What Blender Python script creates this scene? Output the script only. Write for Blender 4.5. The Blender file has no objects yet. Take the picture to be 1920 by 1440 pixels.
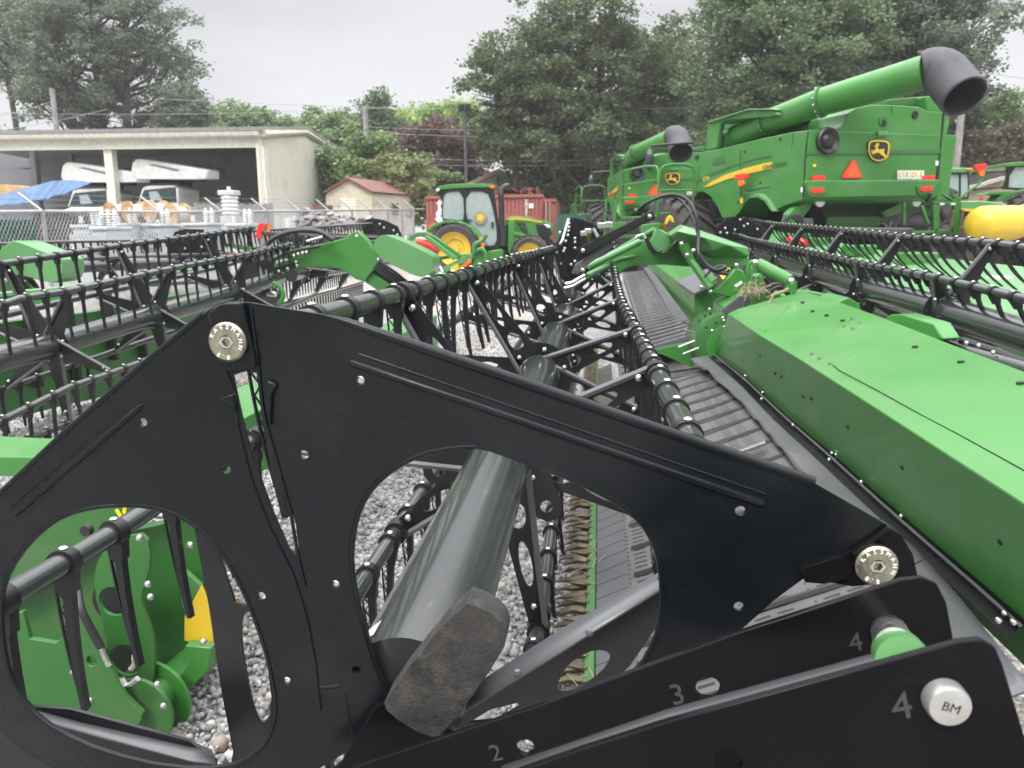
import bpy, bmesh, math, random
import numpy as np
from mathutils import Vector, Matrix, Euler
from mathutils.geometry import tessellate_polygon
random.seed(7); np.random.seed(7)
SC = bpy.context.scene
COL = SC.collection
R = math.radians
# ------------------------------------------------------------------ camera
FPX = 1442.0; HC = 1.6
YAW, PIT, ROL = R(6.540), R(11.102), R(0.7)
_F = Vector((-math.sin(YAW)*math.cos(PIT), math.cos(YAW)*math.cos(PIT), -math.sin(PIT)))
_R0 = Vector((math.cos(YAW), math.sin(YAW), 0)); _U0 = _R0.cross(_F)
_R = _R0*math.cos(ROL) - _U0*math.sin(ROL)
_U = _U0*math.cos(ROL) + _R0*math.sin(ROL)
CAMP = Vector((0, 0, HC))
cd = bpy.data.cameras.new('camera'); cam = bpy.data.objects.new('camera', cd); COL.objects.link(cam)
cam.matrix_world = Matrix(((_R.x, _U.x, -_F.x, 0), (_R.y, _U.y, -_F.y, 0), (_R.z, _U.z, -_F.z, HC), (0, 0, 0, 1)))
cd.sensor_fit = 'HORIZONTAL'; cd.sensor_width = 36.0; cd.lens = 36.0*FPX/1920.0
cd.clip_start = 0.03; cd.clip_end = 2000
cd.dof.use_dof = True; cd.dof.focus_distance = 1.5; cd.dof.aperture_fstop = 9.0
SC.camera = cam
# ------------------------------------------------------------------ world, sun, exposure
wd = bpy.data.worlds.new('World'); SC.world = wd; wd.use_nodes = True
nt = wd.node_tree; nt.nodes.clear()
wo = nt.nodes.new('ShaderNodeOutputWorld'); bg = nt.nodes.new('ShaderNodeBackground')
sky = nt.nodes.new('ShaderNodeTexSky'); sky.sky_type = 'NISHITA'; sky.sun_disc = False
SUN_EL, SUN_AZ = R(50), R(200)
sky.sun_elevation = SUN_EL; sky.sun_rotation = SUN_AZ
tc = nt.nodes.new('ShaderNodeTexCoord'); sep = nt.nodes.new('ShaderNodeSeparateXYZ')
mp = nt.nodes.new('ShaderNodeMapping'); mp.inputs['Scale'].default_value = (1.0, 1.0, 3.2)
nz = nt.nodes.new('ShaderNodeTexNoise'); nz.inputs['Scale'].default_value = 1.7; nz.inputs['Detail'].default_value = 5; nz.inputs['Roughness'].default_value = .5
cr = nt.nodes.new('ShaderNodeValToRGB')
cr.color_ramp.elements[0].position = .34; cr.color_ramp.elements[0].color = (3.45, 3.45, 3.62, 1)
cr.color_ramp.elements[1].position = .66; cr.color_ramp.elements[1].color = (5.2, 5.17, 5.25, 1)
zr = nt.nodes.new('ShaderNodeValToRGB')      # overcast: darker to the ground, brighter overhead
zr.color_ramp.elements[0].position = .47; zr.color_ramp.elements[0].color = (.30, .29, .27, 1)
zr.color_ramp.elements[1].position = .50; zr.color_ramp.elements[1].color = (1.0, 1.0, 1.0, 1)
e = zr.color_ramp.elements.new(.66); e.color = (1.0, 1.0, 1.0, 1); e = zr.color_ramp.elements.new(1.0); e.color = (9.0, 9.0, 9.0, 1)
mr = nt.nodes.new('ShaderNodeMath'); mr.operation = 'MULTIPLY_ADD'; mr.inputs[1].default_value = .5; mr.inputs[2].default_value = .5
mul = nt.nodes.new('ShaderNodeMix'); mul.data_type = 'RGBA'; mul.blend_type = 'MULTIPLY'; mul.inputs[0].default_value = 1
mix = nt.nodes.new('ShaderNodeMix'); mix.data_type = 'RGBA'; mix.inputs[0].default_value = .93
L = nt.links.new
L(tc.outputs['Generated'], mp.inputs[0]); L(mp.outputs[0], nz.inputs['Vector']); L(nz.outputs[0], cr.inputs[0])
L(tc.outputs['Generated'], sep.inputs[0]); L(sep.outputs['Z'], mr.inputs[0]); L(mr.outputs[0], zr.inputs[0])
L(cr.outputs[0], mul.inputs[6]); L(zr.outputs[0], mul.inputs[7])
L(sky.outputs[0], mix.inputs[6]); L(mul.outputs[2], mix.inputs[7]); L(mix.outputs[2], bg.inputs[0]); L(bg.outputs[0], wo.inputs[0])
bg.inputs[1].default_value = 0.12
sd = bpy.data.lights.new('sun', 'SUN'); sd.energy = 1.5; sd.angle = R(14); sd.color = (1, .97, .92)
so = bpy.data.objects.new('sun', sd); COL.objects.link(so)
so.rotation_euler = (R(90)-SUN_EL, 0, math.pi-SUN_AZ)
SC.view_settings.view_transform = 'Standard'; SC.view_settings.look = 'None'; SC.view_settings.gamma = 1
SC.view_settings.exposure = 0.35
SC.cycles.max_bounces = 6
# ------------------------------------------------------------------ projection helpers: turn a sighting into a point on a real plane
def ray(px, py): return _F + _R*((px-960)/FPX) + _U*((720-py)/FPX)
def W(px, py, Y):
    d = ray(px, py); return CAMP + d*(Y/d.y)
def WZ(px, py, z):
    d = ray(px, py); return CAMP + d*((z-HC)/d.z)
def WP(px, py, P0, n):
    d = ray(px, py); return CAMP + d*((P0-CAMP).dot(n)/d.dot(n))
def gz(x, y):                                   # height of the yard
    d = max(0.0, y-9.0); s = min(d, 55.0)*0.022
    return s
# ------------------------------------------------------------------ mesh builder
class MB:
    def __init__(s): s.v = []; s.f = []; s.mi = []; s.m = 0
    def add(s, vs, fs):
        b = len(s.v); s.v += [tuple(p) for p in vs]
        for f in fs: s.f.append(tuple(b+i for i in f)); s.mi.append(s.m)
        return s
    def box(s, c, d, rot=None):
        c = Vector(c); h = Vector(d)/2
        vs = [Vector((sx*h.x, sy*h.y, sz*h.z)) for sx in (-1, 1) for sy in (-1, 1) for sz in (-1, 1)]
        if rot is not None: vs = [rot @ p for p in vs]
        return s.add([c+p for p in vs], [(0,1,3,2),(4,6,7,5),(0,4,5,1),(2,3,7,6),(0,2,6,4),(1,5,7,3)])
    def hexa(s, p):    # p: 4 bottom, 4 top
        return s.add(p, [(3,2,1,0),(4,5,6,7),(0,1,5,4),(1,2,6,5),(2,3,7,6),(3,0,4,7)])
    def tube(s, pts, r, n=10, cap=True):
        pts = [Vector(p) for p in pts]; rs = r if isinstance(r, (list, tuple)) else [r]*len(pts)
        b = len(s.v); T = (pts[1]-pts[0]).normalized()
        u = T.orthogonal().normalized(); 
        for i, p in enumerate(pts):
            t = (pts[min(i+1, len(pts)-1)]-pts[max(i-1, 0)]).normalized()
            u = (u - t*u.dot(t)).normalized(); w = t.cross(u)
            for k in range(n):
                a = 2*math.pi*k/n; s.v.append(tuple(p + (u*math.cos(a)+w*math.sin(a))*rs[i]))
        for i in range(len(pts)-1):
            for k in range(n):
                k2 = (k+1) % n
                s.f.append((b+i*n+k, b+i*n+k2, b+(i+1)*n+k2, b+(i+1)*n+k)); s.mi.append(s.m)
        if cap:
            s.f.append(tuple(b+k for k in reversed(range(n)))); s.mi.append(s.m)
            e_ = b+(len(pts)-1)*n; s.f.append(tuple(e_+k for k in range(n))); s.mi.append(s.m)
        return s
    def cyl(s, a, b, r, r2=None, n=14, cap=True): return s.tube([a, b], [r, r if r2 is None else r2], n, cap)
    def prism(s, outer, vec, holes=()):
        vec = Vector(vec); loops = [[Vector(p) for p in outer]]+[[Vector(p) for p in h] for h in holes]
        flat = [p for l in loops for p in l]; N = len(flat)
        tr = tessellate_polygon(loops)
        b = len(s.v); s.v += [tuple(p) for p in flat]+[tuple(p+vec) for p in flat]
        for t in tr:
            s.f.append((b+t[0], b+t[1], b+t[2])); s.mi.append(s.m)
            s.f.append((b+N+t[2], b+N+t[1], b+N+t[0])); s.mi.append(s.m)
        o = 0
        for l in loops:
            k = len(l)
            for i in range(k):
                j = (i+1) % k; s.f.append((b+o+i, b+o+j, b+N+o+j, b+N+o+i)); s.mi.append(s.m)
            o += k
        return s
    def sph(s, c, r, n=8, sq=(1, 1, 1)):
        c = Vector(c); vs = [c+Vector((0, 0, r*sq[2]))]; m = max(3, n//2)
        for i in range(1, m):
            th = math.pi*i/m
            for k in range(n):
                a = 2*math.pi*k/n
                vs.append(c+Vector((r*sq[0]*math.sin(th)*math.cos(a), r*sq[1]*math.sin(th)*math.sin(a), r*sq[2]*math.cos(th))))
        vs.append(c-Vector((0, 0, r*sq[2]))); fs = []
        for k in range(n):
            k2 = (k+1) % n; fs.append((0, 1+k, 1+k2))
            for i in range(m-2): fs.append((1+i*n+k, 1+(i+1)*n+k, 1+(i+1)*n+k2, 1+i*n+k2))
            fs.append((1+(m-2)*n+k2, 1+(m-2)*n+k, len(vs)-1))
        return s.add(vs, fs)
    def rev(s, a, ax, prof, n=24):           # prof: (distance along axis, radius)
        a = Vector(a); ax = Vector(ax).normalized(); u = ax.orthogonal().normalized(); w = ax.cross(u); b = len(s.v)
        for (t, r) in prof:
            for k in range(n):
                q = 2*math.pi*k/n; s.v.append(tuple(a+ax*t+(u*math.cos(q)+w*math.sin(q))*max(r, 1e-4)))
        for i in range(len(prof)-1):
            for k in range(n):
                k2 = (k+1) % n; s.f.append((b+i*n+k, b+i*n+k2, b+(i+1)*n+k2, b+(i+1)*n+k)); s.mi.append(s.m)
        return s
    def build(s, name, mat, parent=None, smooth=35, bevel=0, recalc=True, seg=2):
        me = bpy.data.meshes.new(name); me.from_pydata(s.v, [], s.f)
        ms = mat if isinstance(mat, (list, tuple)) else [mat]
        for m in ms: me.materials.append(m)
        if len(ms) > 1: me.polygons.foreach_set('material_index', s.mi)
        if recalc:
            bm = bmesh.new(); bm.from_mesh(me)
            if bevel: bmesh.ops.remove_doubles(bm, verts=bm.verts, dist=1e-5)
            bmesh.ops.recalc_face_normals(bm, faces=bm.faces); bm.to_mesh(me); bm.free()
        if smooth:
            me.polygons.foreach_set('use_smooth', [True]*len(me.polygons)); me.set_sharp_from_angle(angle=R(smooth))
        o = bpy.data.objects.new(name, me); COL.objects.link(o)
        if bevel:
            b = o.modifiers.new('bevel', 'BEVEL'); b.width = bevel; b.segments = seg; b.limit_method = 'ANGLE'; b.angle_limit = R(35); b.harden_normals = False
        put(o, parent); return o
ORG = {}
def put(o, parent, loc=None):
    if loc is not None: o.location = loc
    if parent is not None:
        o.parent = parent; o.location = o.location - ORG.get(parent.name, Vector((0, 0, 0)))
        ORG[o.name] = Vector((0, 0, 0)) if loc is None else Vector(loc)
def tag(o, label, cat, group=None, kind=None):
    if label: o['label'] = label
    if cat: o['category'] = cat
    if group: o['group'] = group
    if kind: o['kind'] = kind
    return o
def thing(name, label, cat, loc=(0, 0, 0), rz=0, group=None):
    o = bpy.data.objects.new(name, None); o.empty_display_size = .3; COL.objects.link(o)
    o.location = loc; o.rotation_euler = (0, 0, rz)
    if rz == 0: ORG[o.name] = Vector(loc)
    return tag(o, label, cat, group)
def copy_tree(o, parent=None):
    c = o.copy(); COL.objects.link(c)
    if parent is not None: c.parent = parent
    for ch in [k for k in bpy.data.objects if k.parent == o]: copy_tree(ch, c)
    return c
def P(pts, Y): return [W(x, y, Y) for x, y in pts]
def zc(pts, ox, oy, s): return [(ox+x/s, oy+y/s) for x, y in pts]
def circ(c, u, w, r, n=16, r2=None):
    r2 = r if r2 is None else r2; return [c+u*(r*math.cos(2*math.pi*k/n))+w*(r2*math.sin(2*math.pi*k/n)) for k in range(n)]
XA, YA, ZA = Vector((1, 0, 0)), Vector((0, 1, 0)), Vector((0, 0, 1))
def hole(px, py, Y, r, n=14): return circ(W(px, py, Y), XA, ZA, r, n)
def smoothpts(pts, it=2, closed=False):
    for _ in range(it):
        q = []
        n = len(pts); rng = range(n if closed else n-1)
        if not closed: q.append(pts[0])
        for i in rng:
            a, b = Vector(pts[i]), Vector(pts[(i+1) % n]); q += [tuple(a*.75+b*.25), tuple(a*.25+b*.75)]
        if not closed: q.append(pts[-1])
        pts = q
    return pts
# ------------------------------------------------------------------ materials
def mat(name, col, rough=.5, metal=0, var=.12, sc=6, bump=0, bsc=60, coat=0, dirt=None, dsc=2.5, rvar=.1, spec=.5, trans=0, alpha=1, emit=0, bdist=.01):
    m = bpy.data.materials.new(name); m.use_nodes = True; n = m.node_tree; p = n.nodes['Principled BSDF']; l = n.links.new
    t = n.nodes.new('ShaderNodeTexCoord'); z = n.nodes.new('ShaderNodeTexNoise'); z.inputs['Scale'].default_value = sc; z.inputs['Detail'].default_value = 4
    l(t.outputs['Object'], z.inputs['Vector'])
    rp = n.nodes.new('ShaderNodeValToRGB'); c = col
    rp.color_ramp.elements[0].position = .3; rp.color_ramp.elements[1].position = .7
    rp.color_ramp.elements[0].color = (c[0]*(1-var), c[1]*(1-var), c[2]*(1-var), 1); rp.color_ramp.elements[1].color = (min(1, c[0]*(1+var)), min(1, c[1]*(1+var)), min(1, c[2]*(1+var)), 1)
    l(z.outputs[0], rp.inputs[0]); out = rp.outputs[0]
    if dirt:
        z2 = n.nodes.new('ShaderNodeTexNoise'); z2.inputs['Scale'].default_value = dsc; z2.inputs['Detail'].default_value = 8; z2.inputs['Roughness'].default_value = .7
        l(t.outputs['Object'], z2.inputs['Vector']); r2 = n.nodes.new('ShaderNodeValToRGB')
        r2.color_ramp.elements[0].position = .5; r2.color_ramp.elements[0].color = (0, 0, 0, 1)
        r2.color_ramp.elements[1].position = .78; r2.color_ramp.elements[1].color = (dirt[3],)*3+(1,)
        mx = n.nodes.new('ShaderNodeMix'); mx.data_type = 'RGBA'; l(z2.outputs[0], r2.inputs[0]); l(r2.outputs[0], mx.inputs[0]); l(out, mx.inputs[6]); mx.inputs[7].default_value = (dirt[0], dirt[1], dirt[2], 1)
        out = mx.outputs[2]
    l(out, p.inputs['Base Color'])
    p.inputs['Metallic'].default_value = metal; p.inputs['Specular IOR Level'].default_value = spec
    mrn = n.nodes.new('ShaderNodeMapRange'); mrn.inputs[3].default_value = max(.03, rough-rvar); mrn.inputs[4].default_value = min(1, rough+rvar)
    z3 = n.nodes.new('ShaderNodeTexNoise'); z3.inputs['Scale'].default_value = sc*2.3; z3.inputs['Detail'].default_value = 6; l(t.outputs['Object'], z3.inputs['Vector'])
    l(z3.outputs[0], mrn.inputs[0]); l(mrn.outputs[0], p.inputs['Roughness'])
    if coat: p.inputs['Coat Weight'].default_value = coat; p.inputs['Coat Roughness'].default_value = .12
    if bump:
        zb = n.nodes.new('ShaderNodeTexNoise'); zb.inputs['Scale'].default_value = bsc; zb.inputs['Detail'].default_value = 5; l(t.outputs['Object'], zb.inputs['Vector'])
        b = n.nodes.new('ShaderNodeBump'); b.inputs['Strength'].default_value = bump; b.inputs['Distance'].default_value = bdist
        l(zb.outputs[0], b.inputs['Height']); l(b.outputs[0], p.inputs['Normal'])
    if trans: p.inputs['Transmission Weight'].default_value = trans
    if alpha < 1: p.inputs['Alpha'].default_value = alpha
    if emit: p.inputs['Emission Color'].default_value = (*col, 1); p.inputs['Emission Strength'].default_value = emit
    return m
M = {}
M['green'] = mat('green_paint', (.043, .195, .034), .34, var=.06, coat=.2, spec=.3, bump=.06, bsc=1.6, bdist=.12, dirt=(.13, .24, .1, .10), sc=1.5)
M['green_dull'] = mat('dusty_shaded_green_paint', (.03, .13, .026), .45, var=.1, coat=.15, dirt=(.2, .22, .12, .35), sc=2)  # dusty, darker green; on some panels it also stands in for shade
M['green_pale'] = mat('pale_green_paint', (.085, .25, .08), .4, var=.06, coat=.3, dirt=(.2, .3, .15, .3), sc=2)
M['black'] = mat('black_paint', (.009, .0095, .011), .33, var=.2, coat=.05, spec=.4, dirt=(.03, .03, .032, .25), dsc=5, bump=.03, bsc=40)
M['plate'] = mat('black_moulded_sheet', (.006, .0078, .0095), .25, var=.2, sc=4, spec=.24, dirt=(.03, .033, .036, .3), dsc=3.5, bump=.05, bsc=160, rvar=.12)
M['black_gloss'] = mat('glossy_black_paint', (.0065, .0062, .0072), .15, var=.2, spec=.08, dirt=(.018, .015, .017, .2), dsc=6, rvar=.05)
M['tube'] = mat('grey_black_tube_paint', (.03, .034, .033), .2, var=.12, sc=2, coat=.5, dirt=(.12, .13, .12, .12), dsc=3, rvar=.07)
M['plastic'] = mat('black_plastic', (.010, .010, .012), .4, spec=.4, var=.2)
M['rubber'] = mat('dirty_rubber', (.028, .026, .024), .8, var=.5, sc=40, bump=.3, bsc=220, dirt=(.10, .092, .08, .7), dsc=38)
M['tyre'] = mat('tyre_rubber', (.045, .041, .039), .8, var=.25, sc=8, bump=.2, bsc=30, dirt=(.13, .115, .095, .7), dsc=3)
M['zinc'] = mat('zinc_plated_steel', (.62, .62, .6), .28, 1, var=.12, sc=40, rvar=.12)
M['bolt'] = mat('yellow_zinc_bolt', (.34, .33, .26), .3, 1, var=.2, sc=60, bump=.1, bsc=120, rvar=.12)
M['pin'] = mat('worn_plated_pin', (.55, .55, .53), .38, .75, var=.1, sc=40, dirt=(.3, .28, .24, .4), dsc=30)
M['yellow'] = mat('yellow_paint', (.66, .45, .03), .4, var=.08, coat=.2, dirt=(.4, .3, .08, .3))
M['red'] = mat('red_reflector', (.75, .035, .02), .3, var=.08, sc=30)
M['orange'] = mat('orange_lens', (.8, .16, .02), .3, var=.1, sc=30)
M['white'] = mat('white_paint', (.68, .68, .66), .45, var=.05, dirt=(.35, .33, .3, .4))
M['hose'] = mat('black_rubber_hose', (.02, .02, .021), .45, var=.2)
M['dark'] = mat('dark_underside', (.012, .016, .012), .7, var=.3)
M['straw'] = mat('dry_straw', (.30, .24, .15), .8, var=.3, sc=30)
M['flap'] = mat('grey_rubber_sheet', (.085, .087, .092), .34, var=.08, sc=3, bump=.0, dirt=(.16, .15, .13, .35))
M['grey_plastic'] = mat('dark_grey_plastic', (.075, .075, .085), .5, var=.12, bump=.1, bsc=200)
M['guard'] = mat('rusty_knife_guard', (.12, .105, .065), .5, .4, var=.4, sc=25, dirt=(.14, .08, .045, .8), dsc=12)
M['glass'] = mat('cab_glass', (.38, .45, .45), .06, var=.1, alpha=.72, rvar=.02)
M['dark_glass'] = mat('dark_glass', (.03, .045, .05), .06, var=.2, rvar=.02)
def streak_overlay(m, sc=(14, 14, 240), rot=(0, R(12), 0), lo=.66, hi=.74, c=(.075, .078, .08), amt=.5):
    n = m.node_tree; l = n.links.new; p = n.nodes['Principled BSDF']; t = n.nodes.new('ShaderNodeTexCoord'); mp_ = n.nodes.new('ShaderNodeMapping'); mp_.inputs['Scale'].default_value = sc; mp_.inputs['Rotation'].default_value = rot
    z = n.nodes.new('ShaderNodeTexNoise'); z.inputs['Scale'].default_value = 1; z.inputs['Detail'].default_value = 3; l(t.outputs['Object'], mp_.inputs[0]); l(mp_.outputs[0], z.inputs['Vector'])
    r = n.nodes.new('ShaderNodeValToRGB'); r.color_ramp.elements[0].position = lo; r.color_ramp.elements[1].position = hi; r.color_ramp.elements[1].color = (amt, amt, amt, 1); l(z.outputs[0], r.inputs[0])
    src = p.inputs['Base Color'].links[0].from_socket; mx = n.nodes.new('ShaderNodeMix'); mx.data_type = 'RGBA'; l(r.outputs[0], mx.inputs[0]); l(src, mx.inputs[6]); mx.inputs[7].default_value = (*c, 1); l(mx.outputs[2], p.inputs['Base Color'])
streak_overlay(M['plate'], (5, 14, 190), (0, R(14), 0), .69, .78, (.06, .063, .066), .35); streak_overlay(M['plate'], (3.5, 3.5, 5), (0, 0, 0), .55, .8, (.028, .03, .033), .5); streak_overlay(M['black_gloss'], (9, 9, 120), (0, R(-14), 0), .70, .80, (.05, .05, .05), .3); streak_overlay(M['tube'], (160, 6, 160), (0, 0, 0), .68, .75, (.2, .2, .2), .3)  # scratches and smears on plate and gloss; pale lengthwise streaks on tubes
streak_overlay(M['green'], (1.3, 1.3, 2.2), (0, 0, 0), .45, .85, (.16, .27, .14), .4); streak_overlay(M['green'], (30, 30, 30), (0, 0, 0), .7, .8, (.16, .22, .12), .3)
def ink(name, c): return mat(name, c, .5, var=.03)
M['yink'] = ink('yellow_lettering', (.75, .55, .02)); M['kink'] = ink('black_lettering', (.02, .02, .02)); M['wink'] = ink('white_lettering', (.75, .75, .75)); M['dink'] = ink('dark_stamping', (.045, .042, .042)); M['gink'] = ink('stamped_lettering', (.95, .93, .8))
def text(s, size, M4, m, name, parent, th=.002, bold=0):
    """flat raised lettering; M4 maps text x,y,z to the world"""
    cu = bpy.data.curves.new(name, 'FONT'); cu.body = s; cu.size = size; cu.align_x = 'CENTER'; cu.align_y = 'CENTER'; cu.extrude = th; cu.offset = bold; cu.resolution_u = 3
    to = bpy.data.objects.new(name+'_src', cu); COL.objects.link(to)
    dg = bpy.context.evaluated_depsgraph_get(); me = bpy.data.meshes.new_from_object(to.evaluated_get(dg))
    bpy.data.objects.remove(to); me.transform(M4); me.materials.clear(); me.materials.append(m); me.name = name
    o = bpy.data.objects.new(name, me); COL.objects.link(o); put(o, parent); return o
def frame4(c, x, y):
    x = Vector(x).normalized(); y = (Vector(y)-x*Vector(y).dot(x)).normalized(); z = x.cross(y)
    return Matrix(((x.x, y.x, z.x, c[0]), (x.y, y.y, z.y, c[1]), (x.z, y.z, z.z, c[2]), (0, 0, 0, 1)))
# ------------------------------------------------------------------ the yard
def ground():
    xs = np.concatenate([np.linspace(-160, -14, 20), np.linspace(-12, 14, 40), np.linspace(16, 160, 20)])
    ys = np.concatenate([np.linspace(-60, -8, 12), np.linspace(-6, 24, 50), np.linspace(26, 70, 30), np.linspace(80, 400, 14)])
    v = [(x, y, gz(x, y)+.012*math.sin(x*1.7)*math.sin(y*1.3)) for y in ys for x in xs]; nx = len(xs)
    f = [(j*nx+i, j*nx+i+1, (j+1)*nx+i+1, (j+1)*nx+i) for j in range(len(ys)-1) for i in range(nx-1)]
    mb = MB(); mb.v = v; mb.f = f; mb.mi = [0]*len(f)
    m = mat('gravel_ground', (.3, .29, .28), .9); n = m.node_tree; l = n.links.new; p = n.nodes['Principled BSDF']; n.nodes.remove(p.inputs['Base Color'].links[0].from_node)
    t = n.nodes.new('ShaderNodeTexCoord'); vo = n.nodes.new('ShaderNodeTexVoronoi'); vo.inputs['Scale'].default_value = 38; l(t.outputs['Object'], vo.inputs['Vector'])
    sp = n.nodes.new('ShaderNodeSeparateColor'); l(vo.outputs['Color'], sp.inputs[0]); rp = n.nodes.new('ShaderNodeValToRGB')
    for k, (q, c) in enumerate([(0, (.15, .147, .143)), (.55, (.30, .295, .285)), (.93, (.46, .45, .43))]):
        e = rp.color_ramp.elements[k] if k < 2 else rp.color_ramp.elements.new(q); e.position = q; e.color = (*c, 1)
    l(sp.outputs[0], rp.inputs[0]); nz_ = n.nodes.new('ShaderNodeTexNoise'); nz_.inputs['Scale'].default_value = .9; nz_.inputs['Detail'].default_value = 7; l(t.outputs['Object'], nz_.inputs['Vector'])
    r2 = n.nodes.new('ShaderNodeValToRGB'); r2.color_ramp.elements[0].position = .5; r2.color_ramp.elements[1].position = .72; l(nz_.outputs[0], r2.inputs[0])
    r2.color_ramp.elements[0].color = (0, 0, 0, 1); r2.color_ramp.elements[1].color = (.5, .5, .5, 1)
    mx = n.nodes.new('ShaderNodeMix'); mx.data_type = 'RGBA'; l(r2.outputs[0], mx.inputs[0]); l(rp.outputs[0], mx.inputs[6]); mx.inputs[7].default_value = (.27, .2, .12, 1); l(mx.outputs[2], p.inputs['Base Color'])
    b = n.nodes.new('ShaderNodeBump'); b.inputs['Strength'].default_value = .9; b.inputs['Distance'].default_value = .02; b.invert = True; l(vo.outputs['Distance'], b.inputs['Height']); l(b.outputs[0], p.inputs['Normal'])
    tag(mb.build('ground', m, smooth=180, recalc=False), None, None, kind='structure')
ground()
def big(name, verts, faces, m, parent=None, smooth=False):
    me = bpy.data.meshes.new(name); nv, nf, k = len(verts), len(faces), faces.shape[1]
    me.vertices.add(nv); me.vertices.foreach_set('co', verts.astype(np.float32).ravel())
    me.loops.add(nf*k); me.loops.foreach_set('vertex_index', faces.astype(np.int32).ravel())
    me.polygons.add(nf); me.polygons.foreach_set('loop_start', np.arange(0, nf*k, k, dtype=np.int32)); me.polygons.foreach_set('loop_total', np.full(nf, k, dtype=np.int32))
    if smooth: me.polygons.foreach_set('use_smooth', np.ones(nf, dtype=bool))
    me.update(calc_edges=True); me.materials.append(m); o = bpy.data.objects.new(name, me); COL.objects.link(o); put(o, parent); return o
def random_rot(n):
    q = np.random.normal(size=(n, 4)); q /= np.linalg.norm(q, axis=1)[:, None]; w, x, y, z = q.T
    return np.stack([np.stack([1-2*(y*y+z*z), 2*(x*y-z*w), 2*(x*z+y*w)], 1), np.stack([2*(x*y+z*w), 1-2*(x*x+z*z), 2*(y*z-x*w)], 1), np.stack([2*(x*z-y*w), 2*(y*z+x*w), 1-2*(x*x+y*y)], 1)], 1)
def stones():
    t = (1+5**.5)/2
    iv = np.array([(-1,t,0),(1,t,0),(-1,-t,0),(1,-t,0),(0,-1,t),(0,1,t),(0,-1,-t),(0,1,-t),(t,0,-1),(t,0,1),(-t,0,-1),(-t,0,1)])/1.9
    fi = np.array([(0,11,5),(0,5,1),(0,1,7),(0,7,10),(0,10,11),(1,5,9),(5,11,4),(11,10,2),(10,7,6),(7,1,8),(3,9,4),(3,4,2),(3,2,6),(3,6,8),(3,8,9),(4,9,5),(2,4,11),(6,2,10),(8,6,7),(9,8,1)])
    pts = []
    for (x0, x1, y0, y1, d) in ((-2.6, .35, .7, 4.2, 3200), (-3.6, .3, 4.2, 7.5, 1100), (-7.0, -3.4, 3, 8, 330), (-5, -.2, 7.5, 12, 260)):
        n = int((x1-x0)*(y1-y0)*d); pts.append(np.stack([np.random.uniform(x0, x1, n), np.random.uniform(y0, y1, n)], 1))
    pts = np.concatenate(pts); n = len(pts)
    z = np.array([gz(a, b) for a, b in pts])
    s = np.random.lognormal(math.log(.0092), .45, n)[:, None, None]*np.random.uniform(.6, 1.25, (n, 1, 3))
    vs = (iv[None]*np.random.uniform(.8, 1.2, (n, 12, 1)))*s; vs = np.einsum('nij,nkj->nki', random_rot(n), vs)
    c = np.stack([pts[:, 0], pts[:, 1], z+np.random.uniform(.0, .022, n)], 1); vs += c[:, None]
    f = fi[None]+12*np.arange(n)[:, None, None]
    m = mat('crushed_stone', (.3, .3, .3), .75, bump=.3, bsc=150); nn = m.node_tree; l = nn.links.new; p = nn.nodes['Principled BSDF']
    g = nn.nodes.new('ShaderNodeNewGeometry'); rp = nn.nodes.new('ShaderNodeValToRGB'); l(g.outputs['Random Per Island'], rp.inputs[0])
    cols = [(0, (.16, .158, .16)), (.3, (.26, .258, .258)), (.6, (.35, .345, .34)), (.9, (.5, .49, .47)), (.97, (.28, .22, .17)), (1, (.55, .54, .51))]
    for k, (q, cc) in enumerate(cols):
        e = rp.color_ramp.elements[k] if k < 2 else rp.color_ramp.elements.new(q); e.position = q; e.color = (*cc, 1)
    zz = nn.nodes.new('ShaderNodeTexNoise'); zz.inputs['Scale'].default_value = 60; zz.inputs['Detail'].default_value = 5; mx = nn.nodes.new('ShaderNodeMix'); mx.data_type = 'RGBA'; mx.blend_type = 'MULTIPLY'; mx.inputs[0].default_value = .6
    t_ = nn.nodes.new('ShaderNodeTexCoord'); l(t_.outputs['Object'], zz.inputs['Vector']); r3 = nn.nodes.new('ShaderNodeValToRGB'); r3.color_ramp.elements[0].position = .3; r3.color_ramp.elements[0].color = (.5, .5, .5, 1); r3.color_ramp.elements[1].position = .6; l(zz.outputs[0], r3.inputs[0])
    l(rp.outputs[0], mx.inputs[6]); l(r3.outputs[0], mx.inputs[7]); l(mx.outputs[2], p.inputs['Base Color'])
    tag(big('gravel', vs.reshape(-1, 3), f.reshape(-1, 3), m), 'loose grey crushed stone covering the yard between the harvest headers', 'gravel', kind='stuff')
    # dry leaves and bits of straw lying on it
    n = 420; k = np.random.uniform(0, 1, (n, 2)); c = np.stack([-3+3.2*k[:, 0], 1+7*k[:, 1], np.full(n, .03)], 1)
    q = np.array([(-1, -.35, 0), (1, -.3, .2), (.8, .4, .35), (-.7, .35, .1)])*.5; vs = q[None]*np.random.uniform(.015, .06, (n, 1, 1))
    vs = np.einsum('nij,nkj->nki', random_rot(n)*np.array([1, 1, .4])[None, :, None], vs)+c[:, None]
    m2 = mat('dead_leaves', (.22, .14, .08), .8, var=.6, sc=40)
    tag(big('dead_leaf_litter', vs.reshape(-1, 3), (np.arange(4)[None]+4*np.arange(n)[:, None]), m2), 'brown dead leaves and straw scattered over the gravel', 'leaf litter', kind='stuff')
stones()
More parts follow.
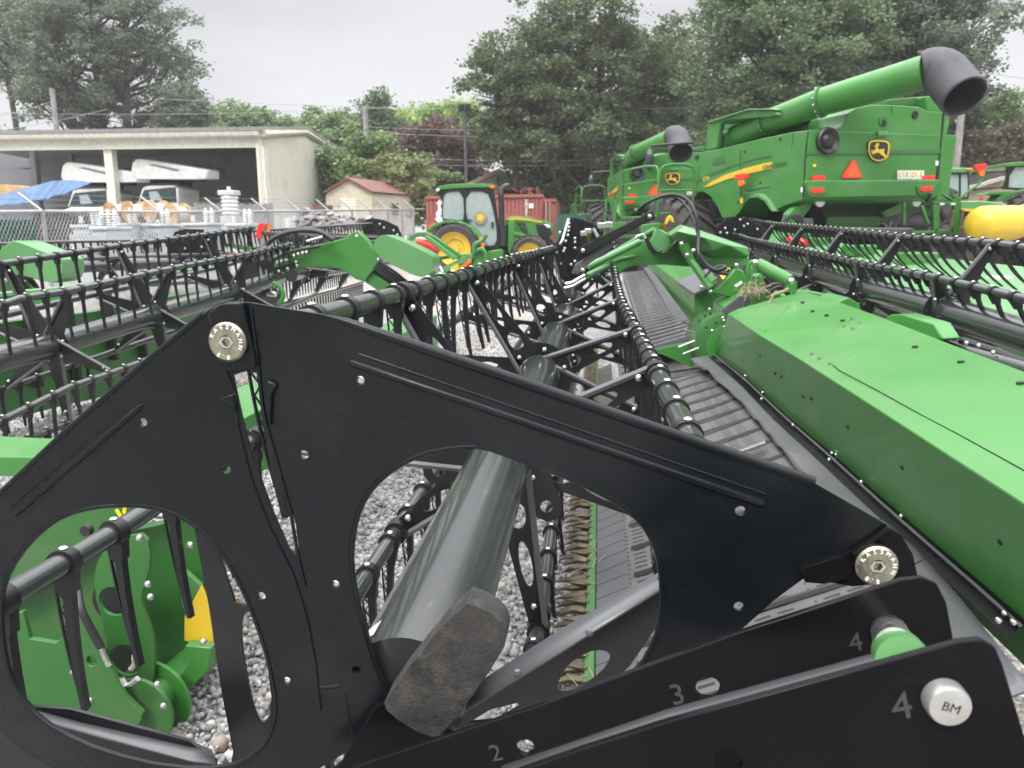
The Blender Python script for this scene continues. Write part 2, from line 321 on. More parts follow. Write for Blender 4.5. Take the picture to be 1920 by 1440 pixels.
# ------------------------------------------------------------------ reel pieces shared by all harvest headers
def tine_mesh(parent, at_, barr=.03, ln=.38, lattice=True, curve=.03, name='tine', w=.022):
    mb = MB(); c = lambda z: curve*(z/ln)**2
    mb.tube([(0, -.017, 0), (0, .017, 0)], barr+.006, 14)          # the clip round the bar
    N = 7; R_ = [(c(ln*i/N)+w*(1-.55*i/N), 0-barr*.6-(ln-barr)*i/N) for i in range(N+1)]; L_ = [(c(ln*i/N)-0.002, 0-barr*.6-(ln-barr)*i/N) for i in range(N+1)]
    th = .011
    mb.prism([(x, -th, z) for x, z in L_]+[(x, -th, z) for x, z in reversed(R_)], (0, 2*th, 0))
    mb.prism([(-.03, -.014, -.01), (.03, -.014, -.01), (w+.004, -.014, -.07), (-.01, -.014, -.07)], (0, .028, 0))
    if lattice:
        ol = [(c(ln*i/N)-.024*(1-.8*i/N)-.004, -.02-(ln-.06)*i/N) for i in range(N+1)]
        mb.prism([(x, -.004, z) for x, z in ol]+[(x+.004, -.004, z) for x, z in reversed(ol)], (0, .008, 0))
        for i in range(12):
            za = -.05-i*(ln-.1)/12; zb = za-(ln-.1)/12; xa = c(-za)-.002; xb = c(-zb)-.024*(1-.8*(-zb)/ln)
            if i % 2: xa, xb = xb, xa
            mb.tube([(xa, 0, za), (xb, 0, zb)], .0022, 4, False)
    mb.m = 1; mb.sph((0, 0, barr+.007), .011, 8, (1, 1, .45))
    o = mb.build(name, [M['plastic'], M['zinc']], smooth=40); put(o, parent, at_); return o
def tine_row(parent, pts, first, spacing=None, ang=0, angv=0, n=None, t0=0, sc=1):
    """copies of one tine along the polyline of bar centres"""
    pts = [Vector(p) for p in pts]; segs = [(pts[i+1]-pts[i]).length for i in range(len(pts)-1)]; tot = sum(segs); s = t0; k = 0
    while s < tot and (n is None or k < n):
        d = s; i = 0
        while d > segs[i] and i < len(segs)-1: d -= segs[i]; i += 1
        p = pts[i].lerp(pts[i+1], d/segs[i])
        o = first.copy(); COL.objects.link(o); o.parent = parent; o.location = p; o.scale = (sc, sc, sc)
        o.rotation_euler = (random.uniform(-.05, .05), ang+random.uniform(-.07, .07), math.atan2(-(pts[i+1]-pts[i]).x, (pts[i+1]-pts[i]).y))
        s += spacing; k += 1
BOLT = {}
def bolts(parent, pts, name='bolt', r=.01, m='zinc', sq=1):
    """one domed bolt head per point, each an object sharing one mesh"""
    key = (name, round(r, 4), m)
    if key not in BOLT:
        mb = MB(); mb.sph((0, 0, 0), r, 8); me = bpy.data.meshes.new(name); me.from_pydata(mb.v, [], mb.f); me.materials.append(M[m]); me.polygons.foreach_set('use_smooth', [True]*len(me.polygons)); BOLT[key] = me
    for p in pts:
        o = bpy.data.objects.new(name, BOLT[key]); COL.objects.link(o); put(o, parent, Vector(p))
def arm(mb, hub, tip, w0, w1, th, slot=True, r0=.1, e2=.0):
    hub, tip = Vector(hub), Vector(tip); d = (tip-hub); ln = d.length; d.normalize(); n = Vector((-d.z, 0, d.x))
    ax = lambda t, q: hub+d*(ln*t)+n*q
    out = [ax(r0/ln, -w0), ax(.45, -(w0*.55+w1*.45)), ax(.97, -w1), ax(1.03, -w1*.5), ax(1.03, w1*.5), ax(.97, w1), ax(.45, w0*.55+w1*.45), ax(r0/ln, w0)]
    hs = []
    if slot:
        hs.append(circ(ax(.62, 0), d, n, ln*.13, 14, w1*.62+.004)); hs.append(circ(ax(.34, 0), d, n, ln*.085, 14, w0*.45))
    mb.prism(out, (0, th, 0), hs)
    mb.m = 1; mb.tube([ax(.1, w0*.97)+Vector((0, -.012, 0)), ax(.5, (w0+w1)*.5)+Vector((0, -.012, 0)), ax(.97, w1)+Vector((0, -.012, 0))], .012, 6); mb.m = 0
def spider(parent, hub, tips, rh=.16, w0=.075, w1=.03, slot=True, th=.006, nb=6, mesh='black'):
    mb = MB(); hub = Vector(hub)
    mb.prism(circ(hub, XA, ZA, rh, 28), (0, th, 0), [circ(hub, XA, ZA, .098, 24)])
    for k, t in enumerate(tips): arm(mb, hub+Vector((0, th+.001 if k % 2 else -th-.001, 0)), Vector((t[0], hub.y, t[2]))+Vector((0, th+.001 if k % 2 else -th-.001, 0)), w0, w1, th, slot)
    o = mb.build('reel_spider', [M[mesh], M['flap']], parent, smooth=30)
    pl = [hub+XA*math.cos(2*math.pi*(k+.3)/nb)*rh*.8+ZA*math.sin(2*math.pi*(k+.3)/nb)*rh*.8-YA*.012 for k in range(nb)]
    for t in tips:
        c = Vector((t[0], hub.y, t[2])); pl.append(c.lerp(hub, .12)-YA*.02+ZA*.02)
    bolts(o, pl, 'bolt', .013)
    return o
# ------------------------------------------------------------------ the main header in the foreground
H = thing('draper_header', 'large black and green draper header filling the foreground, reel seen from its end', 'harvester header', (0, 3, 0), group='draper headers parked side by side')
AX = [(1.02, 757, 1305), (2.28, 935, 870), (3.65, 1011, 703), (5.1, 1043, 630), (6.6, 1062, 590), (8.3, 1071, 557)]
axp = [W(x, y, Y) for Y, x, y in AX]
MB().tube(axp, .095, 40).build('reel_tube', M['tube'], H, smooth=60)
stk = MB(); a0, a1 = axp[0], axp[1]; dd = (a1-a0).normalized()
c = a0+dd*.03; u = XA; w_ = dd.cross(u).normalized()
vs = []; fs = []
for i in range(2):
    for k in range(7):
        a = R(122+k*8); q = c+dd*(.045*i)+(u*math.cos(a)+w_*math.sin(a)*(1 if w_.z > 0 else -1))*.0965; vs.append(q)
for k in range(6): fs.append((k, k+1, 8+k, 7+k))
stk.add(vs, fs).build('paper_label', M['white'], H)
# six bars: left top, left, lower left, bottom, lower right, right
BARS = {
 'L': [(1.3, 426, 646), (3.65, 880, 515), (5.1, 963, 487), (6.6, 1012, 475), (8.3, 1040, 466)],
 'R': [(1.62, 1300, 838), (2.45, 1232, 700), (3.65, 1195, 625), (5.1, 1165, 567), (6.6, 1157, 532), (8.3, 1149, 490)],
 'LL': [(1.25, -60, 1160), (1.36, 20, 1115), (1.75, 205, 1005), (2.45, 480, 822), (3.65, 740, 665), (5.1, 870, 592), (8.3, 968, 527)],
 'LD': [(1.5, 525, 1330), (2.2, 700, 1062), (2.45, 745, 995), (3.65, 870, 800), (5.1, 943, 690), (8.3, 1010, 592)],
 'D': [(2.3, 1000, 1222), (2.45, 1010, 1180), (3.0, 1028, 1040), (3.65, 1042, 920), (5.1, 1065, 768), (8.3, 1090, 640)],
 'RD': [(2.45, 1243, 975), (3.65, 1212, 783), (5.1, 1187, 682), (6.6, 1172, 620), (8.3, 1160, 575)]}
BP = {k: [W(x, y, Y) for Y, x, y in v] for k, v in BARS.items()}
proto = None
for k, (ang, nn_, st) in {'L': (.02, 30, .18), 'R': (.03, 31, .1), 'LL': (.03, 8, .08), 'LD': (.05, 10, .2), 'D': (0, 9, .02), 'RD': (.05, 8, .3)}.items():
    rb = .03 if k in 'LR' else .027
    b = MB(); b.tube(BP[k], rb, 20); bar = b.build('tine_bar', M['tube'] if k in 'LR' else M['tube'], H, smooth=60)
    if proto is None:
        proto = tine_mesh(bar, BP['L'][0]+(BP['L'][1]-BP['L'][0])*.05); first = proto
    tine_row(bar, BP[k], proto, .222, ang, n=nn_, t0=st)
def at_bar(k, Y):
    p = BP[k]
    for i in range(len(p)-1):
        if p[i].y <= Y <= p[i+1].y: return p[i].lerp(p[i+1], (Y-p[i].y)/(p[i+1].y-p[i].y))
    return p[0] if Y < p[0].y else p[-1]
for (Y, x, y) in [(2.45, 946, 845)]+AX[2:]:
    ks = ['L', 'R', 'LL', 'LD', 'D', 'RD']
    hub = W(x, y, Y); sp_ = spider(H, hub, [at_bar(k, Y) for k in ks], w0=.07, w1=.028)
    for k in ks:
        p = at_bar(k, Y); MB().tube([p-YA*.03, p+YA*.03], .04, 16).build('bar_clamp', M['plastic'], sp_, smooth=40)
# lugs with round holes low on the nearest spider
for (x, y) in ((822, 882), (1025, 950)):
    c = W(x, y, 2.43); hb = W(946, 845, 2.43); d = (c-hb).normalized(); n = Vector((-d.z, 0, d.x))
    MB().prism([hb+d*.08-n*.09, c-n*.055, c+d*.045-n*.03, c+d*.055, c+d*.045+n*.03, c+n*.055, hb+d*.08+n*.09], (0, .006, 0), [circ(c, XA, ZA, .022, 14)]).build('hub_lug', M['black'], H, smooth=30)
# --- the moulded end shield
YS = 1.00
top = [(385, 587), (398, 577), (415, 570), (445, 566), (470, 568), (605, 590), (650, 604), (800, 655), (1000, 724), (1290, 824), (1505, 897), (1525, 905), (1665, 985)]
out = top+[(1520, 1075), (1452, 1125), (1385, 1185), (1250, 1290), (1100, 1370), (900, 1400), (790, 1380), (735, 1320), (700, 1365), (650, 1410), (600, 1440), (540, 1500), (440, 1545), (330, 1530), (200, 1495), (60, 1420), (-20, 1360), (-90, 1290), (-140, 1200), (-120, 1090), (0, 925), (120, 812), (260, 690)]
h1 = smoothpts([(905, 836), (850, 838), (790, 850), (740, 876), (700, 910), (675, 950), (661, 1000), (658, 1060), (668, 1120), (684, 1180), (700, 1235), (718, 1280), (745, 1322), (800, 1365), (900, 1385), (1095, 1350), (1200, 1255), (1235, 1190), (1243, 1130), (1240, 1070), (1228, 1020), (1205, 980), (1165, 945), (1110, 915), (1040, 884), (960, 856)], 1, True)
h2 = smoothpts([(230, 946), (180, 949), (120, 964), (75, 995), (35, 1040), (8, 1090), (2, 1140), (6, 1210), (18, 1265), (55, 1330), (110, 1372), (200, 1412), (320, 1440), (430, 1440), (485, 1410), (512, 1370), (520, 1320), (505, 1240), (485, 1175), (455, 1100), (415, 1030), (370, 985), (320, 958), (275, 948)], 1, True)
slot = [(436, 704), (481, 690), (487, 745), (496, 800), (516, 860), (538, 925), (555, 985), (563, 1055), (541, 1030), (512, 965), (470, 850), (452, 780), (441, 730)]
smallh = [(268, 792, .0064), (424, 880, .0067), (570, 853, .0066), (1388, 958, .007), (1385, 1137, .0067), (629, 1096, .0064), (490, 1118, .0066), (538, 1277, .0064), (668, 1256, .0067), (675, 714, .0068)]
sh = MB().prism(P(out, YS), (0, .006, 0), [P(h1, YS), P(h2, YS), P(slot, YS)]+[hole(x, y, YS, r) for x, y, r in smallh])
shield = sh.build('end_shield', M['plate'], H, smooth=30, bevel=.0016)
def curve3(pp, Y): return [W(x, y, Y) for x, y in pp]
FL = []
class _T:
    def tube(s, *a): MB().tube(*a).build('shield_flange', M['plate'], shield, smooth=60)
fl = _T()
fl.tube(curve3(top[5:12], YS+.004), [.001, .006]+[.008]*5, 10); fl.tube(curve3([(384, 588), (260, 691), (120, 813), (0, 926), (-120, 1091)], YS+.003), .0052, 10)
fl.tube(curve3([(572, 1100), (560, 1050), (545, 960), (520, 870), (500, 800), (492, 760), (484, 690), (474, 610), (470, 575)], YS-.001), .0026, 8)
fl.tube(curve3([(412, 640), (425, 700), (440, 740), (445, 800), (470, 900), (505, 990), (548, 1075), (575, 1160), (590, 1240), (600, 1330)], YS), .0034, 8)
hr = curve3(h1+[h1[0]], YS+.002); fl.tube(hr, .0045, 6, False); hr = curve3(h2+[h2[0]], YS+.002); fl.tube(hr, .0045, 6, False)
for a_, b_, rw in (((652, 677), (1436, 945), .0062), ((668, 662), (1440, 928), .0025)):
    p0, p1 = W(*a_, YS+.0015), W(*b_, YS+.0015)
    MB().tube([p0, p0.lerp(p1, .01), p0.lerp(p1, .3), p0.lerp(p1, .7), p0.lerp(p1, .99), p1], [.001, rw*.9, rw, rw, rw, .001], 8).build('pressed_rib', M['plate'], shield, smooth=60)
for pp, rr in (([(270, 757), (262, 764), (28, 965)], [.001, .005, .005]), ([(256, 748), (20, 950)], [.001, .003]), ([(592, 1290), (636, 1286)], .003), ([(648, 1300), (662, 1390)], .0025)):
    MB().tube([W(x, y, YS+.001) for x, y in pp], rr, 8).build('pressed_rib', M['plate'], shield, smooth=60)
# raised boss carrying the upper bolt, with its stepped ledges
bs = MB(); bs.prism(P([(388, 588), (402, 575), (425, 567), (452, 566), (457, 590), (470, 640), (480, 688), (432, 700), (418, 692), (405, 650)], YS-.012), (0, .014, 0))
bs.prism(P([(404, 750), (437, 738), (440, 775), (428, 755)], YS-.01), (0, .012, 0))
bs.prism(P([(500, 712), (518, 722), (508, 740), (505, 800), (498, 760)], YS-.008), (0, .012, 0))
bs.build('bolt_boss', M['plate'], shield, smooth=30, bevel=.004)
lg = MB(); lg.prism(P([(1665, 988), (1690, 1003), (1712, 1040), (1722, 1085), (1600, 1100), (1545, 1090), (1515, 1078), (1600, 1030)], YS-.004), (0, .03, 0))
lg.tube(curve3([(1600, 1040), (1640, 1010), (1667, 990)], YS-.006), .004, 6); lg.tube(curve3([(1690, 1070), (1740, 1045)], YS-.001), .001, 6)
lg.prism(P([(1500, 1068), (1570, 1045), (1600, 1062), (1590, 1085), (1545, 1095), (1510, 1092)], YS-.012), (0, .02, 0))
lg.build('crank_lug', M['black_gloss'], H, smooth=30, bevel=.004)
def stamp(bolt, c, r, s, a0, a1, Yf, size):
    for i, ch in enumerate(s):
        if ch == ' ': continue
        a = R(a0+(a1-a0)*i/(len(s)-1)); d = XA*math.cos(a)+ZA*math.sin(a); p = c+d*r; p.y = Yf
        text(ch, size, frame4(p, (math.sin(a), 0, -math.cos(a)), d), M['gink'], 'stamped_letter', bolt, .0006)
for (x, y, Yb, r) in ((430, 640, YS-.014, .027), (1641, 1057, YS-.012, .027)):
    c = W(x, y, Yb)
    b = MB(); b.rev(c, -YA, [(-.004, r), (.006, r), (.009, r-.0028), (.0094, .0125), (.0094, .0095), (.004, .0088), (.0035, 0)], 40)
    bo = b.build('shield_bolt', M['bolt'], H, smooth=30)
    MB().prism([c-YA*.0098+XA*math.cos(R(60*k))*.0105+ZA*math.sin(R(60*k))*.0086 for k in range(6)], (0, .004, 0), [[c-YA*.0098+XA*math.cos(R(60*k))*.0064+ZA*math.sin(R(60*k))*.0064 for k in range(6)]]).build('hex_socket', M['zinc'], bo, smooth=0)
    stamp(bo, c, .0206, 'KASSMANN', 155, -20, Yb-.0097, .0079); stamp(bo, c, .0206, '8.8', 235, 275, Yb-.0097, .0079)
for (x, y) in ((675, 714), (638, 1414), (629, 1096), (538, 1277)):
    c = W(x, y, YS+.008); MB().rev(c, -YA, [(0, .0068), (.003, .0064), (.0045, .002), (.0045, 0)], 14).build('small_bolt', M['zinc'], shield, smooth=30)
# --- end spider just behind the shield
es = MB()
es.prism(P([(632, 1300), (900, 1308), (1100, 1190), (1245, 1078), (1262, 1130), (1180, 1250), (1090, 1330), (900, 1420), (650, 1480)], 1.13), (0, .006, 0),
         [P(smoothpts([(1042, 1290), (1060, 1250), (1100, 1222), (1135, 1218), (1147, 1232), (1130, 1262), (1090, 1290), (1055, 1297)], 1, True), 1.13), P([(880, 1355), (920, 1330), (970, 1318), (975, 1325), (930, 1350)], 1.13)])
es.prism(P([(360, 968), (388, 975), (440, 1130), (520, 1155), (560, 1300), (600, 1420), (430, 1450), (437, 1410), (414, 1290), (392, 1140)], 1.13), (0, .006, 0),
         [P(smoothpts([(452, 1160), (466, 1145), (490, 1142), (508, 1150), (500, 1240), (512, 1330), (492, 1362), (478, 1340), (464, 1280), (452, 1210)], 1, True), 1.13)])
es.prism(P([(-80, 1370), (60, 1325), (130, 1330), (355, 1390), (405, 1428), (400, 1500), (-80, 1560)], 1.10), (0, .006, 0))
esp = es.build('end_spider', M['black'], H, smooth=30)
for q_ in (((862, 1338, 1.10), (1050, 1222, 1.10), (1244, 1100, 1.10), (1244, 1068, 1.15), (1050, 1180, 1.15), (872, 1295, 1.15)), ((405, 1432, 1.06), (360, 1425, 1.06), (60, 1345, 1.06), (60, 1322, 1.12), (355, 1388, 1.12), (398, 1405, 1.12))):
    ff = MB().add([W(*a) for a in q_], [(0, 1, 4, 5), (1, 2, 3, 4)]).build('spider_flange', M['flap'], esp, smooth=30); ff.modifiers.new('solid', 'SOLIDIFY').thickness = .004
for (x, y) in ((1105, 1186), (970, 1262)): MB().sph(W(x, y, 1.105), .007, 8).build('flange_dimple', M['flap'], esp)
MB().prism(P([(700, 1330), (760, 1290), (860, 1385), (905, 1390), (1000, 1330), (1010, 1350), (800, 1470), (560, 1500), (640, 1430)], .93), (0, .01, 0)).build('stop_bracket', M['black_gloss'], H, smooth=0, bevel=.002)
# --- rubber bump stop
q = [(866, 1127), (905, 1140), (938, 1163), (951, 1190), (944, 1222), (835, 1378), (800, 1384), (726, 1338), (718, 1312)]
MB().prism(P(smoothpts(q, 1, True), .86), (0, .045, 0)).build('rubber_stop', M['rubber'], H, smooth=30, bevel=.006, seg=3)
# --- transport support bracket with numbered holes, nearest the camera
Hb = thing('support_bracket', 'black steel bracket stamped 2, 3 and 4 with plated pin, lower right corner', 'bracket', (.2, .7, 1.0))
YA2, YB = .80, .62
oA = [(560, 1480), (700, 1426), (1000, 1328), (1385, 1187), (1690, 1088), (1730, 1083), (1758, 1096), (1775, 1130), (1800, 1260), (1830, 1500), (560, 1600)]
pa = MB().prism(P(oA, YA2), (0, .008, 0), [hole(1328, 1290, YA2, .0135), hole(985, 1402, YA2, .0105)]).build('rear_plate', M['black_gloss'], Hb, smooth=30, bevel=.0015)
oB = [(960, 1452), (1100, 1403), (1250, 1355), (1800, 1204), (1840, 1200), (1868, 1215), (1882, 1250), (1925, 1390), (1960, 1560), (960, 1600)]
pb = MB().prism(P(oB, YB), (0, .008, 0), [hole(1365, 1427, YB, .013)]).build('front_plate', M['black_gloss'], Hb, smooth=30, bevel=.0015)
fg = MB(); fg.add([W(x, y, Y) for x, y, Y in ((940, 1458, YB+.002), (1250, 1353, YB+.002), (1640, 1247, YB+.002), (1745, 1218, YB+.002), (1690, 1212, YB+.05), (1640, 1224, YB+.05), (1250, 1330, YB+.05), (940, 1436, YB+.05))], [(0, 1, 6, 7), (1, 2, 5, 6), (2, 3, 4, 5)])
o_ = fg.build('top_flange', M['flap'], pb, smooth=30); o_.modifiers.new('s', 'SOLIDIFY').thickness = .004
gs = MB(); gs.tube([W(1697, 1246, .634), W(1684, 1226, .70)], .0235, 28); gs.build('green_sleeve', M['green_pale'], Hb)
pc = MB(); pc.tube([W(1680, 1215, .69), W(1668, 1186, .795)], .0185, 24); pc.build('sleeve_pin', M['zinc'], Hb)
c = W(1770, 1310, YB-.002); pn = MB().rev(c, -YA, [(-.02, .0175), (.009, .0178), (.0125, .0165), (.0135, .0145), (.0135, 0)], 36).build('locating_pin', M['pin'], Hb, smooth=30)
text('BM', .0115, frame4(c-YA*.0137, (math.cos(R(-15)), 0, math.sin(R(-15))), ZA), M['kink'], 'stamped_mark', pn, .0002)
sl = math.atan2(150, 550)
for s_, x, y, Y, sz, mm, par in (('4', 1690, 1325, YB, .036, 'dink', pb), ('4', 1604, 1205, YA2, .03, 'dink', pa), ('3', 1270, 1303, YA2, .036, 'dink', pa), ('2', 930, 1412, YA2, .03, 'dink', pa)):
    text(s_, sz, frame4(W(x, y, Y)-YA*.001, (math.cos(sl), 0, math.sin(sl)), ZA), M[mm], 'stamped_number', par, .0006)
# ------------------------------------------------------------------ main header: cutterbar, draper belts, back panel, centre
def belt_mat():
    m = mat('draper_belt', (.09, .087, .088), .55, var=.15, dirt=(.16, .15, .13, .5)); n = m.node_tree; l = n.links.new; p = n.nodes['Principled BSDF']
    t = n.nodes.new('ShaderNodeTexCoord'); s = n.nodes.new('ShaderNodeSeparateXYZ'); l(t.outputs['Object'], s.inputs[0])
    def mth(op, a, b=None, c=None):
        q = n.nodes.new('ShaderNodeMath'); q.operation = op
        for i, v in enumerate((a, b, c)):
            if v is None: continue
            if isinstance(v, (int, float)): q.inputs[i].default_value = v
            else: l(v, q.inputs[i])
        return q.outputs[0]
    fx = mth('FRACT', mth('MULTIPLY', s.outputs[0], 15)); fy = mth('FRACT', mth('MULTIPLY', s.outputs[1], 24))
    fc = mth('FRACT', mth('MULTIPLY', s.outputs[0], 5))
    a = mth('LESS_THAN', fy, .36); b = mth('GREATER_THAN', fx, .3); g = mth('GREATER_THAN', fc, .3)
    k = mth('MULTIPLY', mth('MULTIPLY', a, b), g)
    bc = p.inputs['Base Color'].links[0].from_socket; mx = n.nodes.new('ShaderNodeMix'); mx.data_type = 'RGBA'; l(k, mx.inputs[0]); l(bc, mx.inputs[6]); mx.inputs[7].default_value = (.018, .018, .018, 1); l(mx.outputs[2], p.inputs['Base Color'])
    bp = n.nodes.new('ShaderNodeBump'); bp.invert = True; bp.inputs['Distance'].default_value = .004; l(k, bp.inputs['Height']); l(bp.outputs[0], p.inputs['Normal'])
    return m
M['belt'] = belt_mat()
def lerp(a, b, t): return Vector(a).lerp(Vector(b), t)
Fr = lambda Y: Vector((.12, Y, .27)); 
def beltpiece(name, f0, f1, r0, r1, step, th=.02, parent=H):
    """belt surface between a front edge f0-f1 and a rear edge r0-r1"""
    mb = MB(); d = Vector((0, 0, -th)); mb.hexa([f0+d, f1+d, r1+d, r0+d, f0, f1, r1, r0]); o = mb.build(name, M['belt'], parent, smooth=0)
    n = int((f1-f0).length/step); sl = MB()
    for i in range(n):
        t = (i+.5)/n; a, b = lerp(f0, f1, t), lerp(r0, r1, t); a = lerp(a, b, .03); b = lerp(a, b, .97); q = (f1-f0).normalized()*.011; u = ZA*.013
        sl.hexa([a-q, b-q, b+q, a+q, a-q*.5+u, b-q*.5+u, b+q*.5+u, a+q*.5+u])
    sl.build('belt_slat', M['hose'], o, smooth=0); return o
nb = beltpiece('draper_belt', Vector((.12, .9, .27)), Vector((.12, 6.0, .30)), Vector((.86, .9, .575)), Vector((.90, 6.0, .57)), .245)
k = MB(); a, b = lerp((.12, 3.72, .29), (.83, 3.72, .58), .25), lerp((.12, 3.72, .29), (.83, 3.72, .58), .97)
k.box((a+b)/2+ZA*.014, ((b-a).length, .034, .014), Matrix.Rotation(-math.atan2(b.z-a.z, b.x-a.x), 3, 'Y')); k.build('belt_splice', M['zinc'], nb, smooth=0)
beltpiece('feed_belt', Vector((.2, 6.05, .24)), Vector((.2, 8.2, .24)), Vector((.95, 6.05, .36)), Vector((.95, 8.2, .36)), .3)
fb = beltpiece('draper_belt', W(1213, 652, 7.6), W(1168, 512, 14.6), W(1300, 628, 7.6)*.97+W(1290, 607, 7.6)*.03, W(1218, 506, 14.6), .2, .1)
MB().tube([W(1216, 660, 7.6), W(1303, 640, 7.6)], .055, 14).build('belt_roller', M['plastic'], H)
# front roller cover strip ribbed, knife bar, guards
rc = MB()
for i in range(60):
    y = .9+i*.115; rc.hexa([Vector((-.0, y, .2)), Vector((.13, y, .255)), Vector((.13, y+.109, .255)), Vector((-.0, y+.109, .2)), Vector((.0, y, .225)), Vector((.125, y, .285)), Vector((.125, y+.109, .285)), Vector((.0, y+.109, .225))])
rc.build('belt_front_guard', M['flap'], H, smooth=0)
MB().box((-.02, 5.5, .2), (.035, 9.2, .03)).build('knife_rail', M['green_dull'], H, smooth=0, bevel=.004)
gd = MB(); sec = MB()
for i in range(118):
    y = .95+i*.0762
    j = random.uniform(-.012, .012); gd.tube([(-.03, y, .19), (-.085, y+j*.4, .187+j), (-.125, y+j, .176), (-.16+j, y+j, .163)], [.015, .016, .010, .002], 6)
    sec.prism([(-.035, y-.034, .201), (-.12, y, .195), (-.035, y+.034, .201)], (0, 0, .004)) if i % 2 == 0 else None
    gd.sph((-.035, y+.03, .215), .011, 6)
g_ = gd.build('knife_guard', M['guard'], H, smooth=50); g_['kind'] = 'stuff'
kb = sec.build('knife', M['guard'], H, smooth=0); kb['kind'] = 'stuff'
st_ = MB()
for i in range(110):
    y = random.uniform(1.5, 8); x = random.gauss(-.03, .05); z = .215; a = random.uniform(0, 3.14); l_ = random.uniform(.02, .09); st_.tube([(x, y, z+.01), (x+math.cos(a)*l_, y+math.sin(a)*l_, z+random.uniform(0, .04))], .0018, 4, False)
st_.build('caught_straw', M['straw'], H)['kind'] = 'stuff'
# deflector flap between the belt and the back panel
fl = MB(); N = 40; vs = []; rows = [[(1290, 672), (1325, 694), (1395, 760), (1455, 830), (1520, 905), (1600, 1030), (1700, 1170), (1820, 1330)], [(1334, 664), (1370, 697), (1448, 764), (1517, 830), (1600, 905), (1700, 1010), (1800, 1120), (1935, 1290)]]
def zrow(row, z0): 
    out = []
    for i in range(N+1):
        t = i/N*(len(row)-1); k = min(int(t), len(row)-2); f = t-k; x = row[k][0]*(1-f)+row[k+1][0]*f; y = row[k][1]*(1-f)+row[k+1][1]*f
        out.append(WZ(x, y, z0))
    return out
ra = zrow(rows[0], .60); rb2 = zrow(rows[1], .64)
for i in range(N+1):
    for j in range(7):
        p = ra[i].lerp(rb2[i], j/6); w = math.exp(-j/1.6)*.012*math.sin(p.y*17+math.sin(p.y*5)*2); vs.append(p+ZA*w)
fs = [(i*7+j, i*7+j+1, (i+1)*7+j+1, (i+1)*7+j) for i in range(N) for j in range(6)]
fl.add(vs, fs); o_ = fl.build('deflector_flap', M['flap'], H, smooth=80); o_.modifiers.new('s', 'SOLIDIFY').thickness = .006
# black mounting rail and seal along the foot of the panel
low = [(1342, 664), (1408, 718), (1480, 785), (1570, 862), (1660, 943), (1760, 1030), (1850, 1107), (1935, 1182)]
lowp = zrow(low, .655)
rl = MB()
for i in range(N):
    a, b = lowp[i], lowp[i+1]; o1 = Vector((-.055, 0, -.02)); o2 = Vector((-.032, 0, .0)); 
    rl.add([a+o1, b+o1, b+o2, a+o2, a+Vector((-.026, 0, .014)), b+Vector((-.026, 0, .014)), a+Vector((-.006, 0, .014)), b+Vector((-.006, 0, .014))], [(0, 1, 2, 3), (3, 2, 5, 4), (4, 5, 7, 6)])
rail = rl.build('mounting_rail', M['black_gloss'], H, smooth=30)
MB().tube([p+Vector((-.028, 0, .012)) for p in lowp], .005, 8).build('rail_edge', M['flap'], rail)
MB().tube([p+Vector((-.004, -.0, .006)) for p in lowp], .005, 6).build('foam_seal', M['straw'], H)
bp_ = []
for x, y in ((1568, 853), (1555, 862), (1560, 850), (1487, 797), (1430, 736), (1428, 748), (1397, 705), (1615, 904), (1690, 968), (1884, 1150), (1872, 1163), (1900, 1166), (1365, 673)):
    bp_.append(WZ(x, y, .675))
bolts(rail, bp_, 'bolt', .009)
# green back panel: fascia, top sheet, rear
fas_t = [(1365, 588), (1420, 626), (1500, 674), (1600, 738), (1700, 803), (1800, 868), (1935, 955)]
ft = zrow(fas_t, 1.03)
top_b = [(1505, 545), (1560, 562), (1640, 590), (1713, 618), (1790, 648), (1860, 674), (1935, 702)]
tb = zrow(top_b, 1.13)
ins = []
for i in range(N+1): ins.append(ft[i].lerp(tb[i], .12)+ZA*.012)
pn_ = MB(); vs = []
for i in range(N+1): vs += [lowp[i], ft[i], ins[i], tb[i], tb[i]+Vector((.12, 0, -.12)), tb[i]+Vector((.12, 0, -.6)), lowp[i]+Vector((.05, 0, -.15))]
fs = [(i*7+j, i*7+(j+1) % 7, (i+1)*7+(j+1) % 7, (i+1)*7+j) for i in range(N) for j in range(7)]
fs += [tuple(range(7)), tuple(N*7+j for j in reversed(range(7)))]
pn_.add(vs, fs); panel = pn_.build('back_panel', M['green'], H, smooth=20, bevel=.004)
def ontop(x, y, up=.0):
    best = None
    n_ = None
    for i in range(N):
        n_ = (tb[i]-ft[i]).cross(YA); n_.normalize()
        if n_.z < 0: n_ = -n_
        c = WP(x, y, ft[i], n_)
        if abs(c.y-ft[i].y) < .35 and (best is None or abs(c.y-ft[i].y) < best[0]): best = (abs(c.y-ft[i].y), c+n_*up, n_)
    return (best[1], best[2]) if best else (WZ(x, y, 1.08+up), ZA)
sm_ = MB()   # lid sheet lying on the top, with its seam
lid = [(1572, 690), (1640, 615), (1935, 706), (1935, 898), (1571, 697)]
for pts, th in ((([(1568, 694), (1575, 698), (1720, 776), (1935, 893), (1935, 903), (1720, 784), (1572, 703), (1560, 698)]), .003),):
    sm_.tube([ontop(x, y, .013)[0] for x, y in ((1562, 690), (1576, 701), (1650, 741), (1720, 781), (1800, 824), (1930, 897))], .0017, 6)
sm_.build('sheet_seam', M['dark'], panel, smooth=0)
